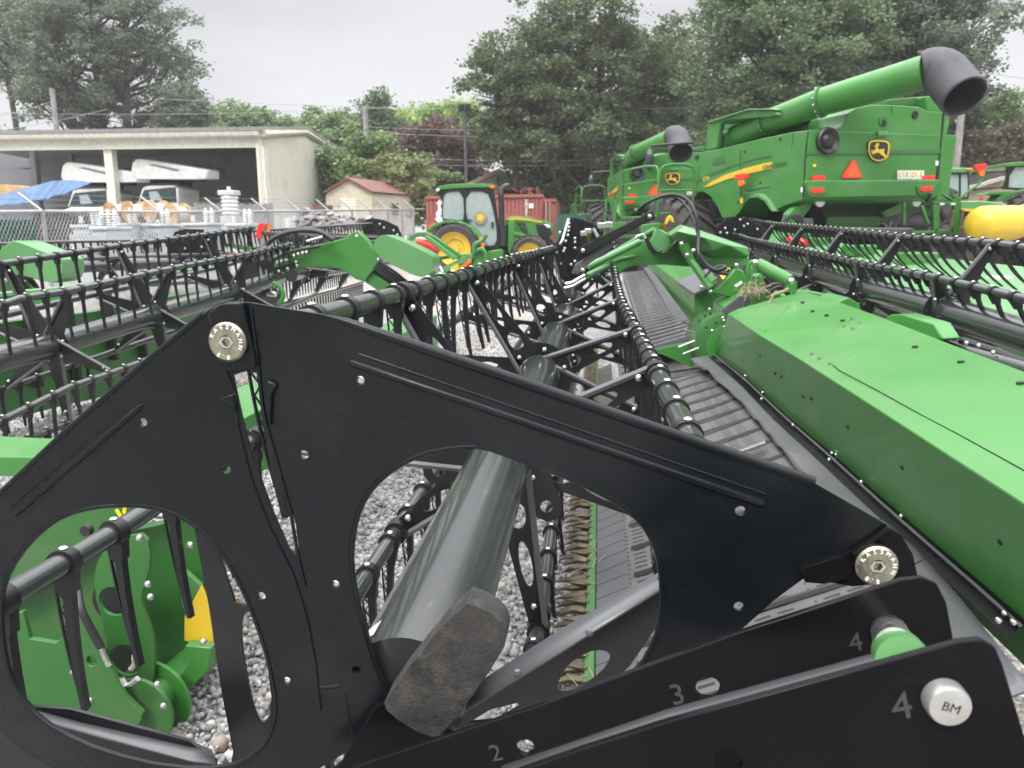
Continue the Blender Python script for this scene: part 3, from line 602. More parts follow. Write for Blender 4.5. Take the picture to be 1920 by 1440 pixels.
for x, y in ((1505, 743), (1465, 706), (1521, 747), (1590, 800), (1692, 876), (1876, 1016), (1453, 700), (1425, 668)):
    t = (x-1365)/(1935-1365); c = WP(x, y, lowp[20], Vector((1, 0, 0))) ; i = min(range(N+1), key=lambda q: abs(lowp[q].y-c.y)); X = lowp[i].x+(ft[i].x-lowp[i].x)*((c.z-lowp[i].z)/max(.01, ft[i].z-lowp[i].z))
    n_ = (ft[i]-lowp[i]).cross(YA).normalized(); c = WP(x, y, lowp[i], n_); MB().rev(c-n_*.004, n_, [(0, 0.0), (0, .008), (.008, .008), (.0085, 0)], 10).build('plug_hole', M['dark'], panel)
for x, y in ((1524, 669), (1538, 678), (1558, 688), (1598, 602), (1614, 610), (1583, 616), (1600, 622)):
    c, n_ = ontop(x, y, .012); MB().rev(c, n_, [(-.012, .014), (-.006, .014), (-.006, .009), (.01, .009), (.01, 0)], 8).build('bolt', M['zinc'], panel)
for x, y in ((1355, 596), (1357, 601), (1358, 613), (1353, 650), (1372, 670), (1390, 616), (1335, 620), (1330, 580)):
    bolts(panel, [W(x, y, 6.0)], 'bolt', .012)
for x, y in ((1716, 656), (1802, 685), (1914, 726), (1524, 587), (1550, 595), (1580, 605), (1505, 570)):
    c, n_ = ontop(x, y, .016); MB().rev(c, n_, [(-.01, .012), (.002, .012), (.004, .006), (.004, 0)], 10).build('grommet', M['kink'], panel)
for a, b in (((1480, 575), (1435, 625)), ((1578, 606), (1528, 668)), ((1640, 640), (1572, 697))):
    p, _ = ontop(*a, .014); q_, _ = ontop(*b, .014); MB().tube([p-ZA*.004, q_-ZA*.004], .0026, 6).build('sheet_overlap', M['green'], panel)
# support horns behind the panel and the dark shaft
hn = MB()
hn.prism([WP(x, y, Vector((1.62, 0, 0)), XA) for x, y in ((1634, 632), (1650, 603), (1668, 590), (1690, 588), (1750, 606), (1768, 636), (1700, 650))], (.10, .04, 0))
hn.build('panel_horn', M['green'], H, smooth=30, bevel=.01)
hn = MB(); hn.prism(P([(1555, 572), (1590, 557), (1612, 570), (1620, 605), (1612, 606)], 6.0), (0, .5, 0)); hn.build('rear_rib', M['green'], H, smooth=30, bevel=.01)
hn = MB(); hn.prism(P([(1498, 550), (1516, 545), (1590, 560), (1600, 572), (1520, 566)], 6.6), (0, .2, 0))
hn.build('rear_rib', M['green'], H, smooth=30, bevel=.01)
sf = MB(); sf.tube([WZ(1728, 635, 1.02), WZ(1940, 698, 1.02)], .035, 18); sf.build('drive_shaft', M['tube'], H)
# far panel
fp = MB(); Y1, Y2 = 8.4, 14.5
a = [W(1302, 640, Y1), W(1302, 552, Y1), W(1345, 520, Y1), W(1345, 620, Y1+.2)]; b = [W(1213, 510, Y2), W(1216, 487, Y2), W(1240, 478, Y2), W(1240, 500, Y2)]
fp.hexa(a+b); fpo = fp.build('back_panel', M['green'], H, smooth=0, bevel=.006)
fp = MB(); fp.hexa([W(1302, 553, 8.35)-ZA*.01, W(1345, 530, 8.35)-ZA*.01, W(1330, 505, 9.6)-ZA*.01, W(1268, 530, 9.6)-ZA*.01, W(1302, 550, 8.35), W(1345, 527, 8.35), W(1330, 502, 9.6), W(1268, 527, 9.6)]); fp.build('worn_sheet', M['grey_plastic'], H, smooth=0)
fp = MB(); fp.prism([W(x, y, Y) for x, y, Y in ((1207, 503, 14.5), (1217, 500, 14.5), (1290, 600, 8.3), (1272, 612, 8.3))], (0, 0, .01)); fp.build('deflector_flap', M['flap'], H, smooth=0)
# centre feed drum with fingers
dr = MB(); c0, c1 = W(1364, 646, 6.35), W(1364, 646, 6.35)+Vector((.03, 1.9, -.12)); dr.rev(c0, c1-c0, [(0, 0), (0, .2), (.01, .255), (.03, .26), (.8, .26), (.83, .24), (.83, 0)], 40)
drum = dr.build('feed_drum', M['green_dull'], H, smooth=40)
for x, y, dx, dy in ((1300, 623, -24, -6), (1302, 639, -30, 12), (1310, 652, -30, 12), (1296, 608, -20, -8)):
    MB().tube([W(x, y, 6.3), W(x+dx, y+dy, 6.25)], .008, 8).build('drum_finger', M['zinc'], drum)
bp_ = []
for x, y in ((1322, 592), (1312, 602), (1332, 588), (1342, 605), (1337, 622), (1325, 614)): bp_.append(W(x, y, 6.02))
bolts(drum, bp_, 'bolt', .011, 'dark')
sf = MB(); c = W(1368, 650, 6.0); sf.rev(c, YA, [(0, .12), (0, .17), (.02, .17), (.02, .12)], 30); sf.build('drum_flange', M['green'], drum)
# feed opening frame
fo = MB(); fo.box((1.35, 7.3, .45), (.1, 2.1, .7)); fo.build('feeder_backplate', M['dark'], H, smooth=0)
fo = MB(); fo.prism(P([(1214, 660), (1300, 640), (1300, 690), (1240, 664)], 6.9), (0, .05, 0)); fo.build('feed_side_plate', M['green'], H, smooth=0)
# ------------------------------------------------------------------ main header: centre reel arm, links, far half of the reel
def z4(p): return zc(p, 960, 400, 3)
def z7(p): return zc(p, 1040, 380, 6.4)
def z6(p): return zc(p, 1260, 430, 16/3)
def plate(name, px, Y, th, m, par, bev=.008, holes=()):
    mb = MB(); mb.prism(P(px, Y), (0, th, 0), holes); return mb.build(name, M[m], par, smooth=30, bevel=bev)
def hosel(name, pts, r, par, m='hose', n=8):
    return MB().tube(smoothpts([tuple(W(x, y, Y)) for x, y, Y in pts], 2), r, n).build(name, M[m], par, smooth=60)
armp = plate('reel_arm', z7([(400, 790), (420, 760), (640, 655), (1000, 490), (1040, 440), (1090, 450), (1130, 520), (1230, 602), (1330, 590), (1380, 530), (1440, 470), (1530, 440), (1600, 480), (1700, 560), (1760, 640), (1740, 780), (1640, 770), (1500, 760), (1300, 745), (1000, 750), (850, 795), (770, 865), (720, 830), (700, 720), (560, 740)]), 7.6, .12, 'green', H, .015)
plate('arm_top_plate', z7([(1230, 602), (1330, 582), (1440, 470), (1380, 380), (1290, 330), (1200, 310), (1180, 400), (1130, 490)]), 7.5, .1, 'green_pale', armp, .01)
MB().tube([W(*z7([(400, 770)])[0], 7.3), W(*z7([(1020, 470)])[0], 7.5)], .032, 12).build('arm_tube', M['green_pale'], armp)
MB().tube([W(*z7([(390, 880)])[0], 7.2), W(*z7([(640, 745)])[0], 7.4)], .03, 12).build('arm_tube', M['green_pale'], armp)
MB().tube([W(*z7([(640, 640)])[0], 7.8), W(*z7([(1200, 320)])[0], 7.9)], .03, 12).build('lift_cylinder', M['green_dull'], armp)
plate('arm_rib', z7([(700, 690), (800, 650), (970, 630), (960, 645), (800, 680), (710, 720)]), 7.58, .03, 'green_pale', armp, .004)
bm_ = plate('support_beam', z7([(255, 560), (1180, 92), (1215, 190), (1100, 240), (320, 660)]), 7.0, .1, 'black', H, .008)
plate('lower_channel', z7([(240, 745), (670, 470), (720, 480), (740, 510), (320, 800), (300, 860), (200, 850)]), 7.05, .08, 'flap', bm_, .006)
bolts(bm_, [W(*q, 6.98) for q in z7([(1140, 165), (340, 577), (338, 810)])], 'bolt', .022)
plate('arm_bracket', z7([(640, 240), (860, 235), (860, 290), (660, 330)]), 8.0, .1, 'green', H, .006)
plate('pivot_block', z7([(1030, 270), (1260, 235), (1260, 330), (1200, 440), (1040, 430)]), 7.9, .3, 'green', H, .01)
lk = plate('yellow_stop', z7([(1320, 265), (1340, 190), (1380, 148), (1415, 165), (1440, 240), (1400, 235), (1385, 200), (1350, 260)]), 7.9, .06, 'yellow', H, .006)
for x, y, s in ((560, 275, .035), (650, 265, .035), (350, 370, .03), (400, 340, .03)):
    MB().box(W(*z7([(x, y)])[0], 7.9), (s*2.2, .06, s*1.6)).build('valve_block', M['zinc'], H, smooth=0, bevel=.006)
# faceted hood over the drive
hd = MB(); A_ = P(z4([(885, 125), (965, 72), (1060, 98), (1330, 192), (1335, 245), (1130, 248), (1048, 205), (905, 150)]), 7.0); B_ = [p+Vector((.05, .6, .0)) for p in A_]; mid = P(z4([(935, 165), (1110, 185)]), 6.85)
hd.prism(A_, (.03, .6, .02)); hd.add([A_[0]-YA*.002, W(*z4([(930, 100)])[0], 6.85), W(*z4([(1085, 135)])[0], 6.8), W(*z4([(1130, 210)])[0], 6.85), A_[5]-YA*.002, A_[6]-YA*.002, A_[7]-YA*.002, A_[1]-YA*.002, A_[2]-YA*.002, A_[3]-YA*.002, A_[4]-YA*.002, W(*z4([(1215, 175)])[0], 6.84)],
    [(0, 1, 6), (0, 7, 1), (7, 8, 2, 1), (8, 9, 11, 2), (2, 11, 3), (11, 9, 10), (11, 10, 4, 3), (1, 2, 3, 4, 5), (1, 5, 6)])
hd.build('drive_hood', M['green_pale'], H, smooth=0, bevel=.01)
plate('hood_sill', z4([(1050, 212), (1130, 250), (1335, 248), (1335, 295), (1270, 305), (1120, 300), (1060, 260)]), 7.0, .3, 'green', H, .01)
ln = MB().tube([W(*z4([(965, 175)])[0], 6.9), W(*z4([(1010, 270)])[0], 6.9), W(*z4([(1120, 425)])[0], 6.7)], [.05, .035, .035], 12).build('tilt_link', M['green'], H)
bolts(H, [W(*q, 6.7) for q in z4([(953, 172), (985, 235), (1065, 415), (1117, 440), (1020, 210), (1262, 293)])], 'bolt', .02)
plate('hinge_plate', z4([(1120, 445), (1180, 400), (1255, 310), (1300, 320), (1330, 400), (1320, 440), (1250, 480), (1150, 450)]), 6.7, .12, 'green', H, .01)
pl = plate('pivot_plate', smoothpts(z4([(1325, 290), (1350, 260), (1380, 262), (1400, 300), (1395, 360), (1380, 420), (1400, 470), (1310, 460), (1325, 400), (1318, 340)]), 1, True), 6.5, .06, 'green', H, .008)
plate('pivot_plate', smoothpts(z4([(1345, 300), (1370, 262), (1395, 270), (1415, 320), (1420, 400), (1440, 440), (1345, 450), (1350, 380)]), 1, True), 6.35, .03, 'green_pale', H, .006)
MB().tube([W(*z4([(1385, 290)])[0], 6.4), W(*z4([(1565, 383)])[0], 6.2)], .055, 14).build('tie_rod', M['green'], H)
MB().tube([W(*z4([(1565, 383)])[0], 6.2), W(*z4([(1565, 440)])[0], 6.2)], .05, 12).build('rod_lug', M['green'], H)
bolts(H, [W(*z4([(1368, 278)])[0], 6.3), W(*z4([(1570, 382)])[0], 6.05)], 'bolt', .028)
MB().tube([W(*z4([(1365, 355)])[0], 6.3), W(*z4([(1400, 352)])[0], 6.25)], .022, 10).build('stop_pin', M['green_pale'], H)
plate('rear_deck', z4([(1180, 520), (1330, 440), (1500, 440), (1560, 470), (1640, 480), (1500, 540), (1300, 620), (1180, 590)]), 6.5, .5, 'green', H, .02)
plate('worn_chute', z4([(1175, 550), (1275, 465), (1345, 470), (1345, 500), (1260, 585), (1215, 575)]), 6.25, .05, 'grey_plastic', H, .006)
plate('tag', z4([(1250, 405), (1290, 380), (1300, 392), (1262, 416)]), 6.6, .01, 'wink', H, 0)
# hoses
for pts, r in (([(1196, 395, 7.0), (1215, 378, 6.9), (1255, 362, 6.9), (1290, 372, 6.9), (1305, 400, 6.8), (1310, 440, 6.8), (1308, 475, 6.7), (1315, 492, 6.7), (1340, 510, 6.7), (1370, 515, 6.8)], .016),
               ([(1198, 392, 7.05), (1225, 372, 7), (1262, 366, 7), (1282, 380, 7), (1300, 410, 6.9), (1312, 450, 6.8), (1309, 470, 6.8)], .012),
               ([(1213, 445, 7.3), (1222, 465, 7.3), (1235, 475, 7.3), (1240, 470, 7.3)], .012), ([(1210, 448, 7.3), (1220, 470, 7.3), (1230, 476, 7.3)], .012),
               ([(1310, 478, 6.6), (1325, 500, 6.6), (1345, 508, 6.6), (1362, 500, 6.6)], .02), ([(1320, 520, 6.6), (1340, 500, 6.6), (1360, 498, 6.6)], .01),
               ([(1440, 550, 6.2), (1455, 537, 6.2), (1470, 538, 6.2), (1478, 553, 6.2)], .02), ([(1425, 550, 6.2), (1445, 533, 6.2), (1468, 532, 6.2), (1474, 545, 6.2)], .016)):
    hosel('hydraulic_hose', pts, r, H)
for pts in ([(1192, 447), (1195, 443), (1206, 440), (1212, 450)], [(1060, 532), (1072, 530), (1096, 516), (1102, 520)], [(1058, 540), (1074, 536), (1098, 522)], [(1040, 530), (1042, 536), (1050, 535)]):
    MB().tube([W(x, y, 7.4) for x, y in pts], .014, 8).build('steel_line', M['zinc'], H)
# straw and rope lying on the panel end
sw = MB()
for i in range(90):
    x, y = random.gauss(1412, 12), random.gauss(548, 5); a = W(x, y, 6.1+random.uniform(-.1, .1)); d = Vector((random.gauss(0, 1), random.gauss(0, 1), random.gauss(0, .5))).normalized()*random.uniform(.03, .12); sw.tube([a, a+d*.5+ZA*.02, a+d], .003, 4, False)
tag(sw.build('straw_tuft', M['straw']), 'tuft of dry straw caught on top of the green header frame', 'straw', kind='stuff')
rp = [(1478, 549), (1465, 556), (1448, 560), (1447, 568), (1440, 580), (1428, 588), (1420, 592), (1412, 600), (1402, 608)]
tag(MB().tube(smoothpts([tuple(W(x, y, 5.75)+ZA*.03) for x, y in rp], 1), [.008+.008*random.random() for _ in range(len(smoothpts(rp, 1)))], 6).build('frayed_rope', M['straw']), 'frayed tan rope lying across the end of the green back panel', 'rope')
# far half of the reel, past the centre arm
YF = 8.9
fs = MB().prism(P([(1038, 470), (1046, 452), (1062, 418), (1074, 408), (1090, 412), (1122, 424), (1130, 450), (1128, 475), (1112, 520), (1085, 545), (1060, 540), (1048, 500)], YF), (0, .02, 0), [P([(1080, 425), (1108, 432), (1112, 455), (1092, 465)], YF)]).build('end_shield', M['plate'], H, smooth=30)
MB().tube([W(1049, 459, 8.4), W(1054, 452, 8.6), W(1066, 411, 8.8)], .014, 8).build('shield_edge', M['zinc'], fs)
MB().tube([W(1112, 428, 8.8), W(1121, 444, 8.8)], .018, 8).build('shield_edge', M['zinc'], fs)
bolts(fs, [W(x, y, YF-.01) for x, y in ((1067, 419), (1067, 426), (1066, 433), (1065, 441), (1061, 452), (1059, 466), (1057, 471), (1078, 465), (1078, 454), (1078, 447), (1050, 436), (1078, 490), (1071, 496), (1077, 539), (1053, 494), (1098, 500))], 'bolt', .018)
hb = [W(1080, 500, 9.0), W(1098, 470, 14.5)]
MB().tube(hb, .09, 16).build('reel_tube', M['tube'], H, smooth=60)
sf_ = MB()
for a, b in (((1075, 412, 9.0), (1098, 424, 14.5)), ((1128, 455, 9.0), (1120, 446, 14.5)), ((1040, 480, 9), (1080, 455, 14.5)), ((1120, 520, 9.0), (1112, 475, 14.5))):
    p, q = W(*a), W(*b); MB().tube([p, q], .028, 10).build('tine_bar', M['tube'], H)
    for i in range(22):
        c = p.lerp(q, (i+.5)/22); sf_.prism([c+Vector((-.012, 0, -.02)), c+Vector((.012, 0, -.02)), c+Vector((.02, 0, -.36))], (0, .01, 0))
sf_.build('tine_row', M['plastic'], H, smooth=0)['kind'] = 'stuff'
for i in range(3):
    t = (i+.6)/3; h_ = hb[0].lerp(hb[1], t); spider(H, h_, [h_+Vector((.55*math.cos(R(a)), 0, .55*math.sin(R(a)))) for a in (95, 20, 165, 250, 320)], slot=False, nb=3)
# ------------------------------------------------------------------ neighbouring headers
def reel(parent, hubs, offs, stations, tine_b, sp=.21, tlen=.36, ang=0, curve=.03, br=.028, maxt=24, spk=None, tm='tube'):
    hubs = [Vector(h) for h in hubs]
    def hub(Y):
        for i in range(len(hubs)-1):
            if hubs[i].y <= Y <= hubs[i+1].y: return hubs[i].lerp(hubs[i+1], (Y-hubs[i].y)/(hubs[i+1].y-hubs[i].y))
        return hubs[0] if Y < hubs[0].y else hubs[-1]
    MB().tube(hubs, .095, 28).build('reel_tube', M[tm], parent, smooth=60)
    pr = None
    for j, o in enumerate(offs):
        pts = [h+Vector((o[0], 0, o[1])) for h in hubs]
        bar = MB().tube(pts, br, 12).build('tine_bar', M['tube'], parent, smooth=60)
        if j in tine_b:
            if pr is None: pr = tine_mesh(bar, pts[0]+(pts[1]-pts[0])*.02, barr=br, ln=tlen, lattice=False, curve=curve, w=.02)
            tine_row(bar, pts, pr, sp, ang, n=tine_b[j], t0=.15)
    for Y in stations:
        h = hub(Y); spider(parent, h, [h+Vector((o[0], 0, o[1])) for o in offs], rh=.15, w0=.075, w1=.022, slot=False, nb=6)
    return hub
# ---- header on the left
HA = thing('draper_header', 'black and green draper header left of the foreground one, its reel seen from the side', 'harvester header', (-3.5, 6, 0), group='draper headers parked side by side')
hubA = [W(-235, 770, 4.15), W(0, 672, 4.95), W(95, 648, 5.46), W(290, 590, 6.7), W(440, 548, 8.2), W(522, 521, 9.5)]
offA = [(-.28, .63), (.21, .42), (.49, -.21), (.08, -.61), (-.43, -.34), (-.57, .19)]
reel(HA, hubA, offA, [5.46, 6.7, 8.2], {0: 30, 1: 28, 2: 16, 4: 12, 3: 10}, sp=.19, ang=0, curve=.02)
hubA2 = [W(545, 515, 10.0), W(598, 508, 11.5), W(655, 500, 13.6), W(700, 492, 16)]
reel(HA, hubA2, [(-.35, .55), (.1, .55), (.5, .0), (-.25, -.42), (-.6, -.1)], [10.6, 12.0, 13.6], {1: 0}, br=.028)
def farrow(parent, hubs, off, n, ln=.34, lean=.0, name='tine_row'):
    mb = MB(); hs = [Vector(h)+Vector((off[0], 0, off[1])) for h in hubs]; L_ = [(hs[i+1]-hs[i]).length for i in range(len(hs)-1)]; T_ = sum(L_)
    for k in range(n):
        d = T_*(k+.5)/n; i = 0
        while d > L_[i] and i < len(L_)-1: d -= L_[i]; i += 1
        c = hs[i].lerp(hs[i+1], d/L_[i])
        mb.prism([c+Vector((-.014, 0, 0)), c+Vector((.014, 0, 0)), c+Vector((.014+lean*.6, 0, -ln*.6)), c+Vector((.01+lean, 0, -ln)), c+Vector((lean, 0, -ln)), c+Vector((-.008+lean*.5, 0, -ln*.6))], (0, .024, 0))
    o = mb.build(name, M['plastic'], parent, smooth=0); o['kind'] = 'stuff'; return o
for of_, n in (((-.35, .55), 34), ((-.25, -.42), 34), ((-.6, -.1), 34)): farrow(HA, hubA2, of_, n)
def z8(p): return zc(p, 460, 420, 4.8)
ga = plate('reel_arm', z8([(590, 200), (800, 152), (900, 125), (945, 85), (1020, 68), (1080, 125), (1112, 160), (1150, 240), (1215, 330), (1210, 360), (1140, 430), (1070, 520), (1000, 500), (900, 430), (830, 405), (760, 392), (650, 388), (570, 385), (240, 450), (250, 360), (575, 268)]), 9.4, .12, 'green', HA, .012)
plate('arm_lower_leg', z8([(1072, 522), (1142, 436), (1365, 585), (1330, 640), (1262, 652), (1110, 545)]), 9.45, .12, 'green', HA, .012)
MB().tube([W(*z8([(265, 305)])[0], 9.4), W(*z8([(590, 212)])[0], 9.4)], .034, 10).build('arm_tube', M['green'], ga)
plate('arm_side_plate', z8([(250, 395), (465, 335), (470, 385), (260, 440)]), 9.36, .03, 'black', ga, .004)
bolts(ga, [W(*q, 9.33) for q in z8([(303, 427), (380, 402), (457, 343), (465, 375), (1002, 112), (1197, 320), (437, 285), (475, 272), (515, 262), (550, 255)])], 'bolt', .022)
cp = MB(); cc = P(smoothpts(z8([(1150, 165), (1205, 100), (1290, 98), (1650, 265), (1692, 315), (1685, 430), (1620, 482), (1520, 468), (1260, 335), (1160, 245)]), 2, True), 9.1); cp.prism(cc, (0, .42, 0)); cp.build('drive_hood', M['green_pale'], HA, smooth=50, bevel=.07, seg=4)
plate('hose_bundle', z8([(1140, 430), (1210, 375), (1440, 540), (1400, 590), (1350, 580)]), 9.5, .15, 'hose', HA, .02)
for i in range(4): hosel('hydraulic_hose', [(700+i*3, 503-i*4, 9.4), (730+i*3, 520-i*4, 9.4), (757+i*2, 540-i*4, 9.4)], .016, HA)
plate('frame_body', z8([(1400, 590), (1480, 535), (1640, 505), (1680, 440), (1780, 470), (1790, 560), (1600, 600), (1450, 640)]), 9.6, .5, 'green', HA, .02)
for pts, r in (([(490, 475, 9.2), (505, 450, 9.2), (545, 433, 9.2), (595, 431, 9.2), (625, 450, 9.2)], .028), ([(488, 480, 9.25), (500, 452, 9.3), (540, 430, 9.3), (590, 428, 9.3), (618, 442, 9.3)], .022), ([(505, 490, 9.2), (545, 470, 9.2), (600, 462, 9.2)], .018)):
    hosel('hydraulic_hose', pts, r, HA)
for pts in ([(484, 482), (490, 470), (500, 460)], [(500, 505), (502, 530), (512, 552), (522, 548)], [(486, 500), (492, 520)], [(575, 452), (590, 448), (605, 444)]):
    MB().tube([W(x, y, 9.1) for x, y in pts], .016, 8).build('steel_line', M['zinc'], HA)
mt = MB().tube([W(475, 552, 9.0), W(512, 556, 9.4)], .11, 20).build('drive_motor', M['hose'], HA)
MB().tube([W(502, 550, 9.0), W(517, 552, 9.0)], .035, 10).build('motor_fitting', M['zinc'], mt)
gl = MB().tube(smoothpts([tuple(W(x, y, 9.0)) for x, y in ((512, 530), (522, 535), (532, 548), (530, 562), (520, 572))], 2), .03, 8).build('belt_guard', M['green'], HA)
plate('reel_end_plate', z8([(0, 345), (270, 300), (240, 450), (200, 560), (0, 700)]), 9.55, .05, 'black', HA, .004)
# green box beam and end frame of that header, seen through the openings of the end shield
bx = MB(); bx.hexa([Vector((-1.72, 2.75, .62)), Vector((-1.41, 2.75, .62)), Vector((-1.41, 6.6, .62)), Vector((-1.72, 6.6, .62)), Vector((-1.72, 2.75, .885)), Vector((-1.41, 2.75, .885)), Vector((-1.41, 6.6, .90)), Vector((-1.72, 6.6, .90))]); bx.build('box_beam', M['green'], HA, smooth=0, bevel=.006)
bx = MB(); bx.prism(P([(-120, 850), (0, 856), (76, 857), (52, 893), (0, 893), (-120, 895)], 2.9), (0, .3, 0)); bx.build('cross_beam', M['green'], HA, smooth=0, bevel=.006)
def zz6(p): return zc(p, 0, 840, 2.4)
plate('end_wall', zz6([(-60, 720), (330, 520), (540, 380), (700, 350), (850, 300), (985, 400), (1010, 480), (960, 620), (965, 900), (940, 1000), (880, 1058), (790, 1070), (700, 1230), (600, 1272), (100, 1170), (-60, 1150)]), 2.35, .06, 'green_dull', HA, .004)
ew = plate('profile_plate', smoothpts(zz6([(440, 480), (560, 400), (660, 380), (680, 520), (640, 640), (632, 700), (680, 810), (698, 930), (690, 1040), (660, 1140), (600, 1180), (560, 1150), (500, 1000), (470, 800), (420, 640)]), 1, True), 2.12, .012, 'green_dull', HA, .002, [circ(W(*zz6([(565, 955)])[0], 2.12), XA, ZA, .055, 18), circ(W(*zz6([(510, 690)])[0], 2.12), XA, ZA, .05, 18)])
for q in ((565, 955), (510, 690)): MB().rev(W(*zz6([q])[0], 2.2), YA, [(0, .0), (0, .075), (.05, .075), (.05, 0)], 18).build('dark_hole_disc', M['dark'], HA)  # dark discs behind the holes, standing in for the shade inside
plate('lower_cover', zz6([(-60, 780), (20, 770), (100, 735), (130, 860), (250, 880), (360, 770), (470, 950), (560, 1120), (640, 1195), (632, 1235), (600, 1268), (100, 1165), (-60, 1140)]), 2.0, .02, 'green_dull', HA, .003, [circ(W(*zz6([(411, 960)])[0], 2.0), XA, ZA, .017, 14)])
plate('side_lid', zz6([(-60, 760), (-60, 440), (180, 240), (420, 200), (760, 210), (660, 330), (400, 470), (100, 690), (-60, 760)]), 2.28, .03, 'green_dull', HA, .004)
dc = MB(); c = W(*zz6([(700, 1120)])[0], 2.15); dc.rev(c, Vector((.15, 1, .05)), [(0, 0), (0, .13), (.012, .13), (.012, .06), (.3, .06)], 26); dc.build('end_roller', M['green'], HA)
dc = MB(); c = W(*zz6([(640, 1180)])[0], 2.05); dc.rev(c, Vector((.15, 1, .05)), [(0, 0), (0, .11), (.012, .11), (.012, .05), (.12, .05)], 26); dc.build('end_roller', M['green_dull'], HA)
plate('yellow_reflector', zz6([(905, 618), (962, 745), (957, 902), (828, 868), (830, 760)]), 2.25, .01, 'yellow', HA, .002)
plate('yellow_decal', zz6([(812, 565), (852, 605), (845, 622), (812, 585)]), 2.33, .004, 'yink', HA, 0)
plate('inner_cover', zz6([(815, 540), (905, 620), (830, 745), (815, 700)]), 2.3, .02, 'green_pale', HA, .003)
plate('foot_plate', zz6([(830, 890), (950, 900), (940, 1000), (880, 1060), (800, 1055), (850, 960)]), 2.2, .04, 'green', HA, .004)
ewb = [W(*q, 2.0) for q in zz6([(330, 1007), (407, 1135), (583, 770), (665, 613), (677, 670), (628, 405), (855, 437), (735, 1160), (707, 1063), (915, 872)])]; bolts(ew, ewb, 'bolt', .011)
hosel('hydraulic_hose', [(145, 1100, 2.0), (150, 1140, 1.95), (165, 1170, 1.95), (190, 1215, 1.95)], .012, HA)
for pts in ([(190, 1215), (200, 1238), (205, 1248)], [(228, 1270), (235, 1283), (247, 1282), (258, 1272)], [(252, 1228), (253, 1245), (245, 1254)]):
    MB().tube([W(x, y, 1.98) for x, y in pts], .009, 8).build('steel_line', M['zinc'], HA)
MB().rev(W(166, 992, 2.2), -YA, [(0, .02), (.02, .018), (.02, 0)], 14).build('rubber_plug', M['hose'], HA)
a = W(270, 945, 2.24); dx = (W(300, 928, 2.24)-W(240, 960, 2.24)).normalized()
text('JOHN', .085, frame4(W(272, 948, 2.25), dx, Vector((-.3, 0, 1))), M['yink'], 'yellow_lettering', HA, .001, .002)
# ---- header further left
HB = thing('draper_header', 'farthest left draper header along the chain link fence, with green rounded hood', 'harvester header', (-7, 12, 0), group='draper headers parked side by side')
hubB = [W(-60, 515, 10.3), W(70, 505, 11.5), W(300, 494, 13.4), W(398, 490, 14.2)]
reel(HB, hubB, [(0, .42), (-.4, .15), (.35, .15), (.3, -.35), (-.25, -.4)], [11.2, 12.5, 13.6], {0: 0}, br=.026)
farrow(HB, hubB, (0, .42), 34, .22)
hubB2 = [W(412, 488, 14.4), W(560, 475, 16), W(700, 462, 17.6)]
reel(HB, hubB2, [(0, .52), (-.5, .15), (.4, .15), (.4, -.35), (-.25, -.45)], [15, 16.2], {0: 0}, br=.028)
farrow(HB, hubB2, (0, .52), 46, .33, .04)
eb = plate('end_shield', [(310, 480), (327, 435), (345, 429), (385, 430), (400, 443), (415, 490), (412, 505), (312, 503)], 13.9, .04, 'plate', HB, .004)
bolts(eb, [W(x, y, 13.85) for x, y in ((347, 466), (378, 463), (348, 478), (362, 486), (395, 468), (313, 480), (375, 445))], 'bolt', .022)
MB().tube([W(378, 446, 13.8), W(386, 432, 13.8)], .02, 8).build('shield_edge', M['zinc'], eb)
e2 = plate('end_shield', [(678, 420), (687, 411), (700, 409), (722, 413), (745, 424), (753, 440), (750, 455), (700, 462), (684, 440)], 17.6, .04, 'plate', HB, .004)
bolts(e2, [W(x, y, 17.55) for x, y in ((692, 419), (720, 427), (738, 432), (745, 440), (712, 420))], 'bolt', .025)
hb_ = MB(); hb_.prism(P(smoothpts(zc([(-60, 260), (0, 205), (60, 152), (110, 158), (250, 215), (345, 248), (357, 290), (350, 350), (330, 382), (295, 395), (100, 345), (-60, 330)], 0, 400, 3), 1, True), 10.8), (0, .5, 0)); hb_.build('drive_hood', M['green_pale'], HB, smooth=50, bevel=.06, seg=4)
plate('frame_body', zc([(-60, 380), (60, 390), (110, 440), (380, 410), (400, 450), (360, 500), (100, 520), (-60, 530)], 0, 400, 3), 10.9, .4, 'green', HB, .02)
bp = MB(); X_ = Vector((-5.0, 0, 0)); bp.prism([WP(x, y, X_, XA) for x, y in ((-60, 612), (0, 602), (150, 585), (300, 556), (400, 540), (480, 525), (480, 570), (400, 595), (290, 668), (210, 735), (90, 762), (0, 785), (-60, 800))], (.12, 0, 0)); bpo = bp.build('back_panel', M['green_dull'], HB, smooth=0, bevel=.006)  # darker green puts the shade under the reel into the panel colour
MB().tube([WP(x, y, X_+Vector((.16, 0, 0)), XA) for x, y in ((-60, 562), (150, 540), (400, 502))], .035, 8).build('panel_rail', M['green_pale'], bpo)
for x in (60, 135, 205, 262): MB().box(WP(x, 600 if x > 200 else 640, X_+Vector((.17, 0, 0)), XA), (.08, .05, .8)).build('added_dark_rib', M['dark'], bpo, smooth=0)  # dark ribs added to break up and darken the green
